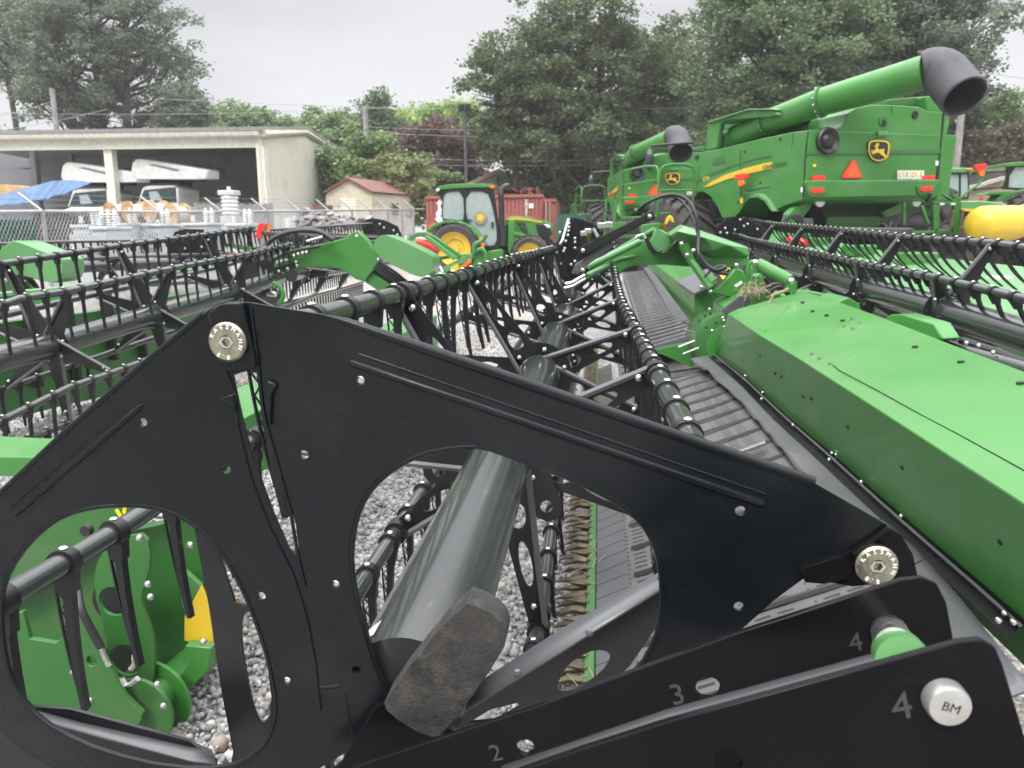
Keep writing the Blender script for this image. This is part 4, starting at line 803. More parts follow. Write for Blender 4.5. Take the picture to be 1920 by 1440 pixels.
# ---- header on the right
HR = thing('draper_header', 'draper header behind the pale green back panel at right, rows of curved black tines', 'harvester header', (2.5, 8, 0), group='draper headers parked side by side')
hubR = [Vector((2.42, 3.1, .93)), W(1777, 585, 5.2), W(1627, 543, 6.75), W(1533, 513, 8.3), W(1467, 493, 9.9), W(1418, 478, 11.6), W(1385, 462, 13.4)]
offR = [(.23, .43), (-.1, .22), (-.42, -.25), (.38, -.32), (-.02, -.5)]
reel(HR, hubR, offR, [3.8, 5.2, 6.75, 8.3, 9.9, 11.6], {0: 48, 1: 50}, sp=.19, tlen=.36, ang=-.30, curve=.13, br=.026)
er = plate('end_shield', [(1338, 446), (1346, 424), (1360, 411), (1378, 407), (1400, 411), (1425, 424), (1430, 440), (1410, 470), (1375, 480), (1350, 465)], 13.6, .04, 'plate', HR, .004)
bolts(er, [W(x, y, 13.55) for x, y in ((1351, 436), (1360, 428), (1378, 431), (1388, 412), (1395, 424), (1402, 420), (1363, 437), (1420, 430))], 'bolt', .022)
dk = MB(); q = [W(1440, 430, 14), W(1500, 441, 12.5), W(1693, 477, 9.6), W(1940, 502, 8.2)]; q2 = [W(1440, 452, 13), W(1560, 500, 9.5), W(1690, 545, 7.5), W(1940, 630, 5.2)]
for i in range(3): dk.hexa([q2[i]-ZA*.5, q2[i+1]-ZA*.5, q[i+1]-ZA*.5, q[i]-ZA*.5, q2[i], q2[i+1], q[i+1], q[i]])
HR2 = thing('header_platform', 'pale green flat deck of another header seen between the right header\'s tines', 'harvester header', (5, 9, 0))
dk.build('deck', M['green_pale'], HR2, smooth=0)
for i, (x, y, Y) in enumerate(((1497, 447, 12), (1540, 455, 11.3), (1610, 470, 10), (1720, 485, 9), (1620, 500, 9))): MB().box(W(x, y, Y), (.35, .25, .14)).build('deck_bracket', M['green'], HR2, smooth=0, bevel=.02)
MB().tube([W(1480, 450, 11.8), W(1530, 460, 11.2)], .06, 10).build('red_marker', M['red'], HR2)
MB().box(W(1873, 520, 7), (.16, .1, .02)).build('warning_label', M['wink'], HR2)
lb = MB().tube([W(1805, 640, 3.9), W(1870, 662, 3.6), W(1940, 690, 3.3)], .022, 10).build('lower_tine_bar', M['plastic'], HR)
bolts(lb, [W(x, y, 3.55) for x, y in ((1812, 643), (1835, 648), (1862, 661), (1890, 668), (1902, 676))], 'bolt', .01)
# ---- green frame and cylinder between the left header and the tractor
GF = thing('implement', 'green arched implement frame with red cylinder in front of the tractor\'s rear wheel', 'implement frame', (-3, 12, 0))
def zg(p): return zc(p, 780, 320, 6)
YG = 11.5
plate('arch_beam', zg([(-100, 780), (-60, 730), (0, 695), (110, 690), (210, 735), (360, 850), (525, 965), (470, 1005), (290, 875), (150, 775), (60, 740), (0, 745), (-60, 800)]), YG, .1, 'green', GF, .01)
plate('brace', zg([(85, 745), (120, 725), (460, 975), (420, 1012)]), YG-.15, .06, 'green_pale', GF, .006)
plate('side_beam', zg([(295, 1085), (620, 930), (650, 975), (330, 1145)]), YG-.3, .15, 'green_pale', GF, .01)
plate('end_plate', zg([(628, 905), (720, 895), (772, 925), (785, 1010), (740, 1080), (690, 1110), (640, 1110)]), YG-.25, .08, 'green', GF, .01)
plate('lower_body', zg([(130, 1180), (330, 1105), (640, 985), (720, 1090), (560, 1160), (470, 1165), (300, 1230), (100, 1300), (60, 1260)]), YG-.1, .5, 'green_dull', GF, .02)
plate('cross_beam', zg([(-40, 1000), (300, 960), (640, 930), (640, 950), (300, 1000), (0, 1060)]), YG+.2, .2, 'green', GF, .01)
MB().tube([W(*zg([(10, 800)])[0], YG-.1), W(*zg([(140, 835)])[0], YG-.1), W(*zg([(265, 905)])[0], YG-.1)], [.055, .06, .035], 12).build('red_cylinder', M['red'], GF)
plate('yellow_panel', zg([(385, 1085), (470, 1045), (500, 1130), (400, 1185)]), YG-.33, .02, 'yellow', GF, .003)
for x, y in ((520, 1090), (600, 1030), (560, 1060)): plate('orange_reflector', zg([(x-22, y-22), (x+18, y-38), (x+22, y+10), (x-18, y+26)]), YG-.36, .02, 'orange', GF, .003)
hosel('white_hose', [(815, 490, YG-.4), (825, 500, YG-.4), (831, 512, YG-.4), (829, 520, YG-.4)], .02, GF, 'wink')
hosel('bracket_hook', [(890, 475, YG-.3), (888, 458, YG-.3), (905, 452, YG-.3), (912, 440, YG-.3)], .03, GF, 'green')
MB().tube(smoothpts([tuple(W(x, y, YG-.3)) for x, y in ((895, 470), (903, 465), (911, 475), (912, 495), (903, 503))], 2), .03, 8).build('clamp_ring', M['green'], GF)
# ------------------------------------------------------------------ combines
def tyre(parent, c, ax, r, w, rim_r, name='wheel', rimc='yellow', lugs=20, rot=0):
    """tyre with chevron lugs and a dished rim; c = centre, ax = axle direction (outer side)"""
    c = Vector(c); ax = Vector(ax).normalized(); u = Vector((0, 0, 1)); v = ax.cross(u)
    mb = MB(); s = r*.1
    mb.rev(c, ax, [(-w/2, rim_r), (-w/2-.02, rim_r+(r-rim_r)*.5), (-w/2+.03, r-s*1.2), (-w/2+.1, r-s*.9), (w/2-.1, r-s*.9), (w/2-.03, r-s*1.2), (w/2+.02, rim_r+(r-rim_r)*.5), (w/2, rim_r)], 40)
    for k in range(lugs):
        for sd_ in (-1, 1):
            a0 = 2*math.pi*(k+(.5 if sd_ > 0 else 0))/lugs; a1 = a0+.62*2*math.pi/lugs*1.6
            pt = lambda a, t, rr: c+ax*t+(u*math.cos(a)+v*math.sin(a))*rr
            da = .26*2*math.pi/lugs; o = sd_*w/2*.97; i = sd_*.02
            mb.hexa([pt(a0, o, r-s*1.3), pt(a0+da, o, r-s*1.3), pt(a1+da, i, r-s), pt(a1, i, r-s), pt(a0+.1*da, o, r-s*.15), pt(a0+.9*da, o, r-s*.15), pt(a1+.9*da, i, r), pt(a1+.1*da, i, r)])
    o = mb.build(name, M['tyre'], parent, smooth=30)
    rb = MB(); rb.rev(c, ax, [(w/2-.01, rim_r), (w/2-.03, rim_r*.93), (w*.28, rim_r*.86), (w*.22, rim_r*.6), (w*.1, rim_r*.55), (w*.12, rim_r*.28), (w*.24, rim_r*.24), (w*.25, 0)], 32)
    rb.build('rim', M[rimc], o, smooth=30); return o
ANG = R(24.84); CORN = W(1512, 300, 13.3); CORN.z = 0
ds = Vector((-math.sin(ANG), math.cos(ANG), 0)); dr_ = Vector((math.cos(ANG), math.sin(ANG), 0))
def loc(p): q = p-CORN; return Vector((q.dot(dr_), q.dot(ds), q.z))
def zA(x, y): return 1300+x/3.4286, 80+y/3.4286
def SP(pts, u=0): return [loc(WP(*zA(x, y), CORN+dr_*u, dr_)) for x, y in pts]
def RP(pts, v=0): return [loc(WP(*zA(x, y), CORN+ds*v, ds)) for x, y in pts]
CB = thing('combine_harvester', 'nearer green combine harvester, unloading auger and black spout raised at right', 'combine harvester', CORN, ANG, 'combine harvesters parked in line')
def cpart(name, pts, vec, m, par=CB, bev=.03, smooth=30, holes=()):
    mb = MB(); mb.prism(pts, vec, holes); return mb.build(name, M[m], par, smooth=smooth, bevel=bev)
WID = 3.05
side = [(40, 705), (180, 682), (440, 615), (640, 575), (748, 562), (735, 700), (716, 890), (710, 1005), (690, 1025), (590, 1048), (515, 1085), (495, 1055), (455, 1012), (415, 990), (368, 995), (330, 1030), (300, 1085), (270, 1118), (185, 1128), (150, 1050), (110, 990), (60, 958), (25, 965), (0, 1010)]
body = cpart('body', SP(side), (WID, 0, 0), 'green', bev=.04)
def strip(name, pts, m, u=-.012, th=.012, par=body): return cpart(name, SP(pts, u), (th, 0, 0), m, par, bev=.003)
strip('yellow_stripe', [(65, 932), (110, 897), (200, 850), (330, 808), (480, 770), (628, 752), (622, 802), (480, 815), (340, 845), (210, 882), (100, 925)], 'yellow')
strip('crease', [(20, 880), (110, 835), (250, 780), (400, 735), (560, 712), (722, 700), (720, 716), (560, 728), (400, 752), (250, 800), (110, 860), (20, 905)], 'green_dull', -.008, .008)
strip('lower_panel', [(305, 930), (330, 960), (420, 970), (560, 1000), (600, 905), (712, 895), (708, 1005), (590, 1045), (515, 1083), (460, 1010), (400, 980), (330, 985), (305, 960)], 'green', -.03, .03)
pa_ = cpart('wheel_arch', SP([(350, 990), (420, 970), (470, 1000), (520, 1085), (500, 1086), (455, 1020), (410, 995), (370, 1000)], -.1), (.12, 0, 0), 'green_pale', body, .01)
bolts_ = None
mk = cpart('side_marker', SP([(265, 848), (343, 838), (345, 872), (266, 884)], -.16), (.05, 0, 0), 'red', CB, .01)
cpart('marker_lamp', SP([(285, 890), (300, 882), (322, 888), (325, 910), (305, 925), (287, 918)], -.16), (.06, 0, 0), 'orange', mk, .01)
MB().tube([SP([(303, 925)], -.14)[0], SP([(303, 985)], -.08)[0]], .02, 8).build('marker_arm', M['green'], mk)
for pts in ([(299, 690), (303, 690), (303, 960), (299, 960)], [(300, 958), (600, 905), (712, 893), (712, 897), (600, 910), (300, 963)], [(640, 577), (643, 577), (612, 900), (608, 900)]): strip('panel_seam', pts, 'dark', -.006, .008)
for pts in ([(120, 745), (200, 728), (205, 770), (122, 790)],): strip('access_cover', pts, 'green_dull', -.01, .01)
for q in ((290, 1025), (640, 1000), (430, 900), (570, 880), (330, 700), (560, 620)): MB().rev(SP([q], -.0)[0], (-1, 0, 0), [(0, .028), (.012, .02), (.012, 0)], 8).build('quarter_turn_latch', M['dark'], body)
strip('warning_decal', [(300, 1000), (318, 997), (318, 1030), (301, 1033)], 'yink', -.034, .004); strip('warning_decal', [(690, 930), (704, 928), (703, 960), (689, 962)], 'wink', -.034, .004)
# tank cover with the recess the auger lies in
cpart('tank_cover', SP([(80, 695), (92, 515), (350, 432), (520, 430), (545, 465), (470, 480), (200, 500), (175, 520), (150, 680)], .05), (.1, 0, 0), 'green', bev=.02)
cpart('tank_wall', SP([(92, 690), (100, 520), (350, 445), (640, 452), (700, 560), (180, 680)], .75), (1.9, 0, 0), 'green_dull', bev=.03)
cpart('tank_lid', SP([(92, 520), (350, 435), (520, 432), (510, 424), (350, 425), (88, 508)], .0), (2.6, 0, 0), 'green', bev=.01)
rear = [(748, 562), (880, 560), (945, 540), (970, 510), (990, 455), (1050, 418), (1140, 400), (1280, 400), (1440, 411), (1510, 438), (1625, 450), (1650, 470), (1645, 520), (1608, 700), (1600, 880), (1560, 990), (1500, 1003), (1465, 985), (880, 1000), (712, 1005), (716, 890), (735, 700)]
rearp = cpart('rear_hood', RP(rear, -.03), (0, .9, 0), 'green', bev=.04)
rp0 = RP([(1200, 720)])[0]
def rstrip(name, pts, m, v=-.045, th=.015, par=rearp, bev=.004): return cpart(name, RP(pts, v), (0, th, 0), m, par, bev)
rstrip('hood_crease', [(728, 698), (1604, 682), (1602, 712), (726, 722)], 'green_dull')
rstrip('hood_ledge', [(722, 886), (1590, 880), (1588, 900), (1470, 985), (880, 998), (740, 1000), (722, 905)], 'green', -.09, .06, bev=.02)
rstrip('latch_recess', smoothpts([(1198, 480), (1225, 460), (1250, 480), (1255, 520), (1225, 545), (1195, 520)], 1, True), 'green_dull', -.05, .02)
rstrip('latch', [(1222, 498), (1242, 498), (1240, 530), (1222, 530)], 'dark', -.07, .02)
rstrip('handle', [(1188, 570), (1250, 568), (1250, 595), (1190, 598)], 'green_pale', -.09, .05, bev=.01)
rstrip('hood_seam', [(1275, 402), (1279, 402), (1277, 455), (1273, 455)], 'dark', -.036, .01); rstrip('hood_seam', [(738, 565), (746, 565), (728, 700), (710, 1004), (703, 1004), (719, 700)], 'dark', -.034, .012)
rstrip('warning_decal', [(1560, 760), (1580, 760), (1578, 790), (1558, 790)], 'wink'); rstrip('warning_decal', [(770, 780), (790, 780), (790, 800), (770, 800)], 'yink')
rstrip('side_seam', [(1608, 452), (1620, 452), (1590, 700), (1580, 880), (1520, 1005), (1505, 1008), (1560, 885), (1590, 700)], 'dark', -.05, .03)
c = RP([(1413, 465)])[0]; MB().rev(c+Vector((0, -.04, 0)), (0, -1, 0), [(0, .07), (.02, .06), (.02, .03), (.0, .02), (0, 0)], 16).build('round_port', M['dark'], rearp)
c = RP([(848, 632)])[0]; vt = MB().rev(c+Vector((0, -.02, 0)), (0, -1, 0), [(-.05, .22), (.06, .215), (.09, .19), (.06, .15), (.03, .12), (.06, .1), (.09, .07), (.09, 0)], 28).build('intake_vent', M['hose'], rearp)
tri = RP([(962, 872), (958, 858), (1024, 756), (1042, 756), (1086, 858), (1084, 872)], -.07); rt = MB().prism(tri, (0, .02, 0)).build('warning_triangle', M['red'], rearp, smooth=0, bevel=.006)
t2 = [p+Vector((0, -.004, 0)) for p in tri]; ce = sum(t2, Vector())/6
ti = [ce+(p-ce)*.78 for p in t2]; MB().prism(ti, (0, .003, 0)).build('triangle_centre', M['orange'] if False else mat('fluorescent_orange', (.95, .10, .02), .4), rt, smooth=0)
for x in (807, 1513): rstrip('reflector', [(x-42, 856), (x+42, 852), (x+42, 886), (x-42, 890)], 'red', -.07, .03)
for x, y in ((800, 950), (1502, 940)):
    hs = cpart('lamp_housing', RP(smoothpts([(x-62, y-30), (x+60, y-34), (x+62, y+26), (x-40, y+40), (x-62, y+20)], 1, True), -.12), (0, .06, 0), 'green', rearp, .01); cpart('tail_lamp', RP(smoothpts([(x-42, y-14), (x+40, y-18), (x+42, y+14), (x-42, y+18)], 1, True), -.14), (0, .04, 0), 'red', hs, .004)
for x, y in ((810, 1020), (1430, 1020)):
    o = MB().rev(RP([(x, y)], .1)[0], (0, -1, 0), [(0, .05), (.0, .09), (.03, .09), (.03, 0)], 16).build('work_lamp', M['wink'], rearp)
# emblem
emc = (1194, 695)
def shield_px(s): return smoothpts([(emc[0]+x*s, emc[1]+y*s) for x, y in ((-68, -50), (-48, -66), (0, -70), (48, -66), (70, -50), (66, 10), (52, 52), (0, 70), (-46, 56), (-68, 10))], 1, True)
em = rstrip('emblem_plate', shield_px(1.06), 'kink', -.06, .03); rstrip('emblem_border', shield_px(1.0), 'yink', -.064, .004, em, 0); rstrip('emblem_field', shield_px(.87), 'kink', -.068, .004, em, 0)
deer = [(-52, 14), (-40, 22), (-20, 14), (-2, 10), (10, 22), (30, 34), (46, 52), (50, 46), (40, 22), (30, 8), (36, -6), (32, -14), (22, -10), (0, -8), (-8, -22), (-4, -36), (4, -38), (-2, -46), (-6, -54), (-10, -44), (-20, -52), (-16, -40), (-30, -32), (-28, -26), (-18, -24), (-24, -6), (-44, -2), (-54, 2), (-44, 6), (-30, 4), (-44, 12)]
rstrip('emblem_deer', [(emc[0]+x, emc[1]+y) for x, y in deer], 'yink', -.072, .004, em, 0)
for i, ch in enumerate('URDE'):
    x = 1332+i*44; tl = rstrip('letter_tile', [(x-20, 822), (x+20, 821), (x+20, 878), (x-20, 879)], 'wink', -.06, .01, rearp, .002)
    text(ch, .125, frame4(RP([(x, 850)], -.064)[0], (1, 0, 0), (0, 0, 1)), M['yellow'], 'tile_letter', tl, .002, .004)
a, b = SP([(455, 803)], -.026)[0], SP([(590, 782)], -.026)[0]; dxx = (b-a).normalized()
text('JOHN DEERE', .115, frame4((a+b)/2, -dxx if dxx.y > 0 else dxx, (0, 0, 1)), M['green_dull'], 'side_lettering', body, .002)
c = SP([(82, 877)], -.008)[0]; text('S790', .12, frame4(c, dxx if dxx.y < 0 else -dxx, (0, 0, 1)), M['yink'], 'model_number', body, .002)
# unloading auger
ab = [SP([(240, 625)], .45)[0], SP([(490, 505)], .35)[0], loc(W(*zA(822, 382), 13.6)), loc(W(*zA(1492, 190), 12.6))]
au = MB().tube(ab, [.185, .21, .22, .25], 30).build('unloading_auger', M['green'], CB, smooth=50)
for i, rr in ((1, .215), (2, .23)):
    d = (ab[i+1]-ab[i]).normalized(); fl_ = MB().tube([ab[i]-d*.02, ab[i]+d*.02], rr+.02, 28).build('auger_flange', M['green_dull'], au)
    u = d.orthogonal().normalized(); w = d.cross(u)
    bolts(fl_, [ab[i]+(u*math.cos(q)+w*math.sin(q))*(rr+.01)-d*.03 for q in [2*math.pi*k/14 for k in range(14)]], 'bolt', .016)
MB().tube([ab[0]-Vector((.0, -.1, .3)), ab[0], ab[0]+(ab[1]-ab[0])*.2], [.27, .26, .22], 24).build('auger_elbow', M['green'], au)
sp = [loc(W(*zA(x, y), Y)) for x, y, Y in ((1478, 178, 12.62), (1545, 160, 12.58), (1610, 190, 12.5), (1670, 265, 12.36), (1742, 350, 12.12))]
sps = smoothpts([tuple(p) for p in sp], 2); n = len(sps)
mb = MB(); mb.tube(sps, [.225+.062*min(1, i/n*2.2) for i in range(n)], 30, False); so_ = mb.build('rubber_spout', mat('black_rubber_spout', (.055, .052, .062), .6, bump=.25, bsc=25, sc=5, var=.15), au, smooth=70); so_.modifiers.new('s', 'SOLIDIFY').thickness = -.03
# engine deck and machinery
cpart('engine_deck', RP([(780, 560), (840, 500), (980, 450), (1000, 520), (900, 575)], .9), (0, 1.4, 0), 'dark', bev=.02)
for i in range(7):
    p = RP([(760+i*30, 560-i*6)], .8)[0]; q = RP([(790+i*30, 500-i*7+16*(i % 2))], .8)[0]; MB().tube(smoothpts([tuple(p), tuple((p+q)/2+Vector((0, 0, .12))), tuple(q)], 2), .025, 6).build('engine_pipe', M['hose'] if i % 2 else M['grey_plastic'], CB)
cpart('rear_ladder_panel', RP([(1240, 400), (1245, 365), (1490, 345), (1595, 345), (1600, 440), (1500, 432), (1440, 408)], .3), (0, .5, 0), 'green_dull', bev=.02)
cpart('corner_post', RP([(1490, 345), (1595, 340), (1600, 450), (1500, 438)], .1), (0, .2, 0), 'green', bev=.02)
# underside
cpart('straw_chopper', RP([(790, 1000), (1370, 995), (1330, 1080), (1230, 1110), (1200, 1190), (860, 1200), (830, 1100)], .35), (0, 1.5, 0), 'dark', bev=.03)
cpart('chopper_floor', RP([(860, 1120), (1210, 1115), (1200, 1180), (860, 1190)], .3), (0, .06, 0), 'green_dull', bev=.02)
cpart('rear_tray', RP([(950, 1185), (1420, 1190), (1440, 1250), (1300, 1262), (960, 1235)], -.3), (0, .7, 0), 'grey_plastic', bev=.03)
cpart('rear_leg', RP([(650, 1060), (765, 1010), (760, 1060), (690, 1150), (680, 1190), (600, 1190), (610, 1100)], .2), (0, .15, 0), 'green', bev=.02)
cpart('chute', RP([(1215, 1090), (1290, 1050), (1340, 1020), (1345, 1090), (1240, 1125)], .2), (0, .1, 0), 'green', bev=.02)
MB().tube([RP([(1352, 1020)])[0], RP([(1352, 1170)])[0]], .03, 8).build('support_rod', M['green'], CB)
MB().tube(smoothpts([tuple(p) for p in RP([(1560, 985), (1545, 1005), (1500, 1012)])], 1), .03, 8).build('bumper_tube', M['dark'], CB)
MB().box(SP([(640, 1120)], .5)[0], (.25, .3, .7)).build('axle_housing', M['dark'], CB, smooth=0, bevel=.03)
MB().box(Vector((1.5, 1.9, .75)), (2.6, .3, .4)).build('rear_axle', M['dark'], CB, smooth=0, bevel=.03)
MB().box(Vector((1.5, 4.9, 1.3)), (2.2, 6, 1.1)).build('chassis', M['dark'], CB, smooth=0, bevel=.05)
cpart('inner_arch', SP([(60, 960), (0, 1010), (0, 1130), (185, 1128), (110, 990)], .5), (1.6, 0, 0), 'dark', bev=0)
for k in range(4): MB().tube(smoothpts([tuple(p) for p in RP([(560+k*12, 1170), (590+k*14, 1125-k*6), (640+k*16, 1120-k*4), (690+k*8, 1175)], -.1)], 2), .022, 6).build('looped_hose', M['hose'], CB)
cpart('fluid_tank', RP([(700, 1130), (775, 1125), (780, 1180), (755, 1200), (710, 1180)], .1), (0, .3, 0), 'grey_plastic', bev=.03)
c = loc(WP(1283, 446, CORN+dr_*.05, dr_)); tyre(CB, (c.x-.2, c.y, 1.28), (-1, 0, 0), 1.06, .8, .5); tyre(CB, (WID+.1, c.y, 1.28), (1, 0, 0), 1.06, .8, .5)
c2 = loc(WP(1388, 468, CORN+dr_*.1, dr_)); tyre(CB, (c2.x, c2.y, 1.0), (-1, 0, 0), .86, .5, .36); tyre(CB, (WID-.1, c2.y, 1.0), (1, 0, 0), .86, .5, .36)
# cab at the front with mirror, access ladder with hand rails
cfy = SP([(40, 705)])[0].y
cabm = MB().box((1.9, cfy+.7, 2.6), (1.2, 1.2, 1.5)).build('cab', M['dark_glass'], CB, smooth=0, bevel=.12); MB().box((1.9, cfy+.7, 3.4), (1.35, 1.3, .14)).build('cab_roof', M['green'], cabm, smooth=0, bevel=.06)
MB().sph((-.35, cfy+1.4, 3.1), .2, 10, (.5, .5, 1.2)).build('mirror', M['dark_glass'], CB)
MB().tube([(.5, cfy+1.1, 3.45), (-.3, cfy+1.4, 3.4), (-.35, cfy+1.4, 3.2)], .03, 8).build('mirror_arm', M['hose'], CB)
def rail(pts, r=.022): return MB().tube(smoothpts([tuple(p) for p in pts], 1), r, 8).build('hand_rail', M['green'], CB)
x0 = -.85; y0, y1 = cfy+.1, cfy+1.7
rail([(x0, y0, 1.5), (x0, y0, 2.75), (x0, y0+.1, 2.9), (x0, y1-.1, 2.9), (x0, y1, 2.75), (x0, y1, 1.5)]); 
for z in (1.9, 2.3, 2.6): MB().tube([(x0, y0, z), (x0, y1, z)], .018, 8).build('hand_rail', M['green'], CB)
rail([(x0, y0, 1.5), (x0, y0, 2.75), (x0+.15, y0, 2.9), (-.1, y0, 2.9), (-.05, y0, 2.7), (-.05, y0, 1.6)])
for z in (1.95, 2.4): MB().tube([(x0, y0, z), (0, y0, z)], .018, 8).build('hand_rail', M['green'], CB)
MB().box((x0/2, (y0+y1)/2, 1.5), (.95, 1.7, .06)).build('platform', M['green_dull'], CB, smooth=0, bevel=.01)
for s_ in (0, .5):
    rail([(x0-.15, y1+.1+s_, .5), (x0-.1, y1+.1+s_, 2.3), (x0, y1+s_, 2.45), (x0+.1, y1+s_, 1.5)])
for k in range(5): MB().box((x0-.12, y1+.35, .5+k*.25), (.2, .5, .03)).build('ladder_step', M['green_dull'], CB, smooth=0)
CB2 = copy_tree(CB); CB2['label'] = 'farther green combine harvester partly hidden behind the ladder of the nearer one'; L1 = loc(WP(*zA(*emc), CORN, ds)); rotm = Matrix.Rotation(ANG, 3, 'Z')
CB2.rotation_euler = (0, 0, R(8.5)); tgt = W(1264, 335, 23.5); off = tgt-Matrix.Rotation(R(8.5), 3, 'Z') @ L1; CB2.location = off
print('combine2 z', off.z)
for o in [o for o in bpy.data.objects if o.parent == CB2 and (o.name.startswith('side_lettering'))]: pass
# ------------------------------------------------------------------ tractor with cab
def zg2(pts): return [(780+x/6, 320+y/6) for x, y in pts]
TR = thing('farm_tractor', 'green cab tractor with yellow wheels in front of the red shipping container', 'tractor', (-2.5, 21, gz(0, 21)))
YT = 20.5
def tp(name, pts, m, dy=0, th=.1, par=TR, bev=.02, holes=(), sm=30):
    mb = MB(); mb.prism(P(zg2(pts), YT+dy), (0, th, 0), [P(zg2(h), YT+dy) for h in holes]); return mb.build(name, M[m], par, smooth=sm, bevel=bev)
tp('roof', [(222, 200), (245, 178), (380, 152), (620, 142), (860, 150), (885, 165), (880, 190), (820, 186), (500, 196), (260, 212)], 'green', -.05, 1.6, bev=.05)
win1 = smoothpts([(308, 275), (360, 236), (528, 232), (545, 550), (480, 555), (330, 545), (295, 530), (300, 400)], 1, True); win2 = smoothpts([(556, 232), (795, 232), (845, 350), (900, 600), (912, 828), (790, 850), (715, 720), (650, 630), (565, 560)], 1, True)
fr = tp('cab_frame', [(232, 210), (870, 185), (885, 300), (925, 560), (945, 850), (935, 880), (780, 885), (700, 760), (600, 630), (480, 575), (300, 565), (285, 500), (295, 330), (240, 260)], 'plastic', .0, .06, holes=[win1, win2], bev=.01)
fr2 = tp('cab_frame', [(250, 215), (860, 195), (885, 300), (925, 560), (935, 700), (300, 600), (295, 330)], 'plastic', 1.45, .06, holes=[win1, [(x, min(y, 600)) for x, y in [(556, 232), (795, 232), (845, 350), (885, 560), (565, 560)]]], bev=.01)
tp('side_window', win1, 'glass', .03, .01, fr, 0); tp('door_glass', win2, 'glass', .03, .01, fr, 0); tp('side_window', win1, 'glass', 1.47, .01, fr2, 0)
tp('seat', [(470, 520), (520, 360), (600, 350), (600, 500), (720, 540), (730, 640), (520, 640)], 'grey_plastic', .5, .5, bev=.05)
MB().tube([W(*zg2([(790, 600)])[0], YT+.7), W(*zg2([(770, 470)])[0], YT+.7)], .06, 8).build('steering_column', M['plastic'], TR)
MB().rev(W(*zg2([(725, 530)])[0], YT-.02), -YA, [(0, .17), (.01, .165), (.01, .12), (.012, .1), (.012, 0)], 24).build('round_sticker', M['straw'], fr)
MB().rev(W(*zg2([(725, 530)])[0], YT-.035), -YA, [(0, .09), (.005, .085), (.005, 0)], 20).build('sticker_centre', M['yellow'], fr)
tp('door_handle', [(845, 575), (870, 575), (872, 640), (848, 640)], 'hose', -.03, .04, fr, .005); tp('window_latch', [(555, 545), (635, 545), (600, 568), (560, 568)], 'hose', -.03, .04, fr, .005); tp('hinge', [(545, 235), (575, 238), (570, 268), (545, 265)], 'hose', -.03, .04, fr, .005)
tp('roof_lamp', [(222, 205), (262, 200), (268, 222), (232, 240)], 'wink', -.08, .1, TR, .02); tp('turn_lamp', [(822, 175), (880, 165), (885, 190), (860, 202), (826, 190)], 'orange', -.08, .1, TR, .01)
fd = tp('rear_fender', [(112, 690), (140, 640), (200, 595), (320, 560), (480, 565), (600, 610), (680, 680), (745, 775), (775, 850), (740, 850), (700, 775), (600, 655), (470, 592), (330, 590), (205, 640), (150, 695)], 'green', -.5, .55, bev=.02)
tp('fender_lamp', [(708, 760), (730, 740), (770, 830), (765, 870), (745, 875), (722, 810)], 'orange', -.55, .05, fd, .01); tp('fender_lamp', [(140, 620), (165, 585), (210, 575), (200, 600), (150, 640)], 'red', -.2, .1, fd, .01)
ex = MB().tube([W(*zg2([(958, 265)])[0], YT+.1), W(*zg2([(968, 620)])[0], YT+.1)], .075, 16).build('exhaust_stack', M['hose'], TR); MB().tube([W(*zg2([(985, 610)])[0], YT+.1), W(*zg2([(988, 850)])[0], YT+.1)], .13, 16).build('muffler', M['hose'], ex); MB().tube(smoothpts([tuple(W(*zg2([q])[0], YT+.1)) for q in ((958, 270), (965, 200), (1000, 165), (1045, 160))], 1), .05, 10).build('stack_bend', M['grey_plastic'], ex)
hd = tp('hood', [(1000, 515), (1130, 510), (1290, 525), (1430, 555), (1515, 595), (1535, 640), (1530, 720), (1480, 760), (1300, 745), (1060, 760), (1010, 680)], 'green', .25, .9, bev=.08)
tp('hood_stripe', [(1000, 527), (1150, 528), (1290, 545), (1425, 572), (1420, 588), (1290, 566), (1150, 552), (1000, 554)], 'yellow', .235, .02, hd, 0); tp('grille', [(1340, 600), (1440, 610), (1500, 650), (1530, 700), (1500, 765), (1385, 745)], 'plastic', .23, .03, hd, .01); tp('headlamp', [(1435, 600), (1500, 610), (1515, 645), (1475, 645)], 'wink', .2, .06, hd, .02)
for a in ([(1125, 585), (1180, 580), (1200, 625), (1150, 625)], [(1190, 580), (1225, 585), (1240, 630), (1210, 628)], [(1160, 640), (1210, 640), (1240, 700), (1205, 695)], [(1220, 640), (1245, 642), (1262, 730), (1245, 720)]): tp('side_vent', a, 'dark', .235, .02, hd, 0)
tp('loader_mount', [(1040, 575), (1065, 545), (1095, 560), (1105, 690), (1180, 700), (1255, 745), (1180, 750), (1110, 730), (1110, 860), (1060, 960), (1035, 900)], 'green', -.1, .12, bev=.02)
tp('fuel_tank', [(790, 905), (955, 880), (985, 905), (985, 985), (955, 1010), (795, 1030)], 'green', -.15, .5, bev=.03); tp('belly', [(600, 850), (1300, 800), (1350, 950), (600, 1010)], 'dark', .35, .7, bev=.03)
c = W(*zg2([(445, 880)])[0], YT-.3); tyre(TR, c, -YA, .72, .45, .44); tyre(TR, c+Vector((.1, 1.8, 0)), YA, .72, .45, .44)
c = W(*zg2([(1285, 945)])[0], YT-.2); tyre(TR, c, -YA, .52, .36, .31); tyre(TR, c+Vector((.1, 1.5, 0)), YA, .52, .36, .31)
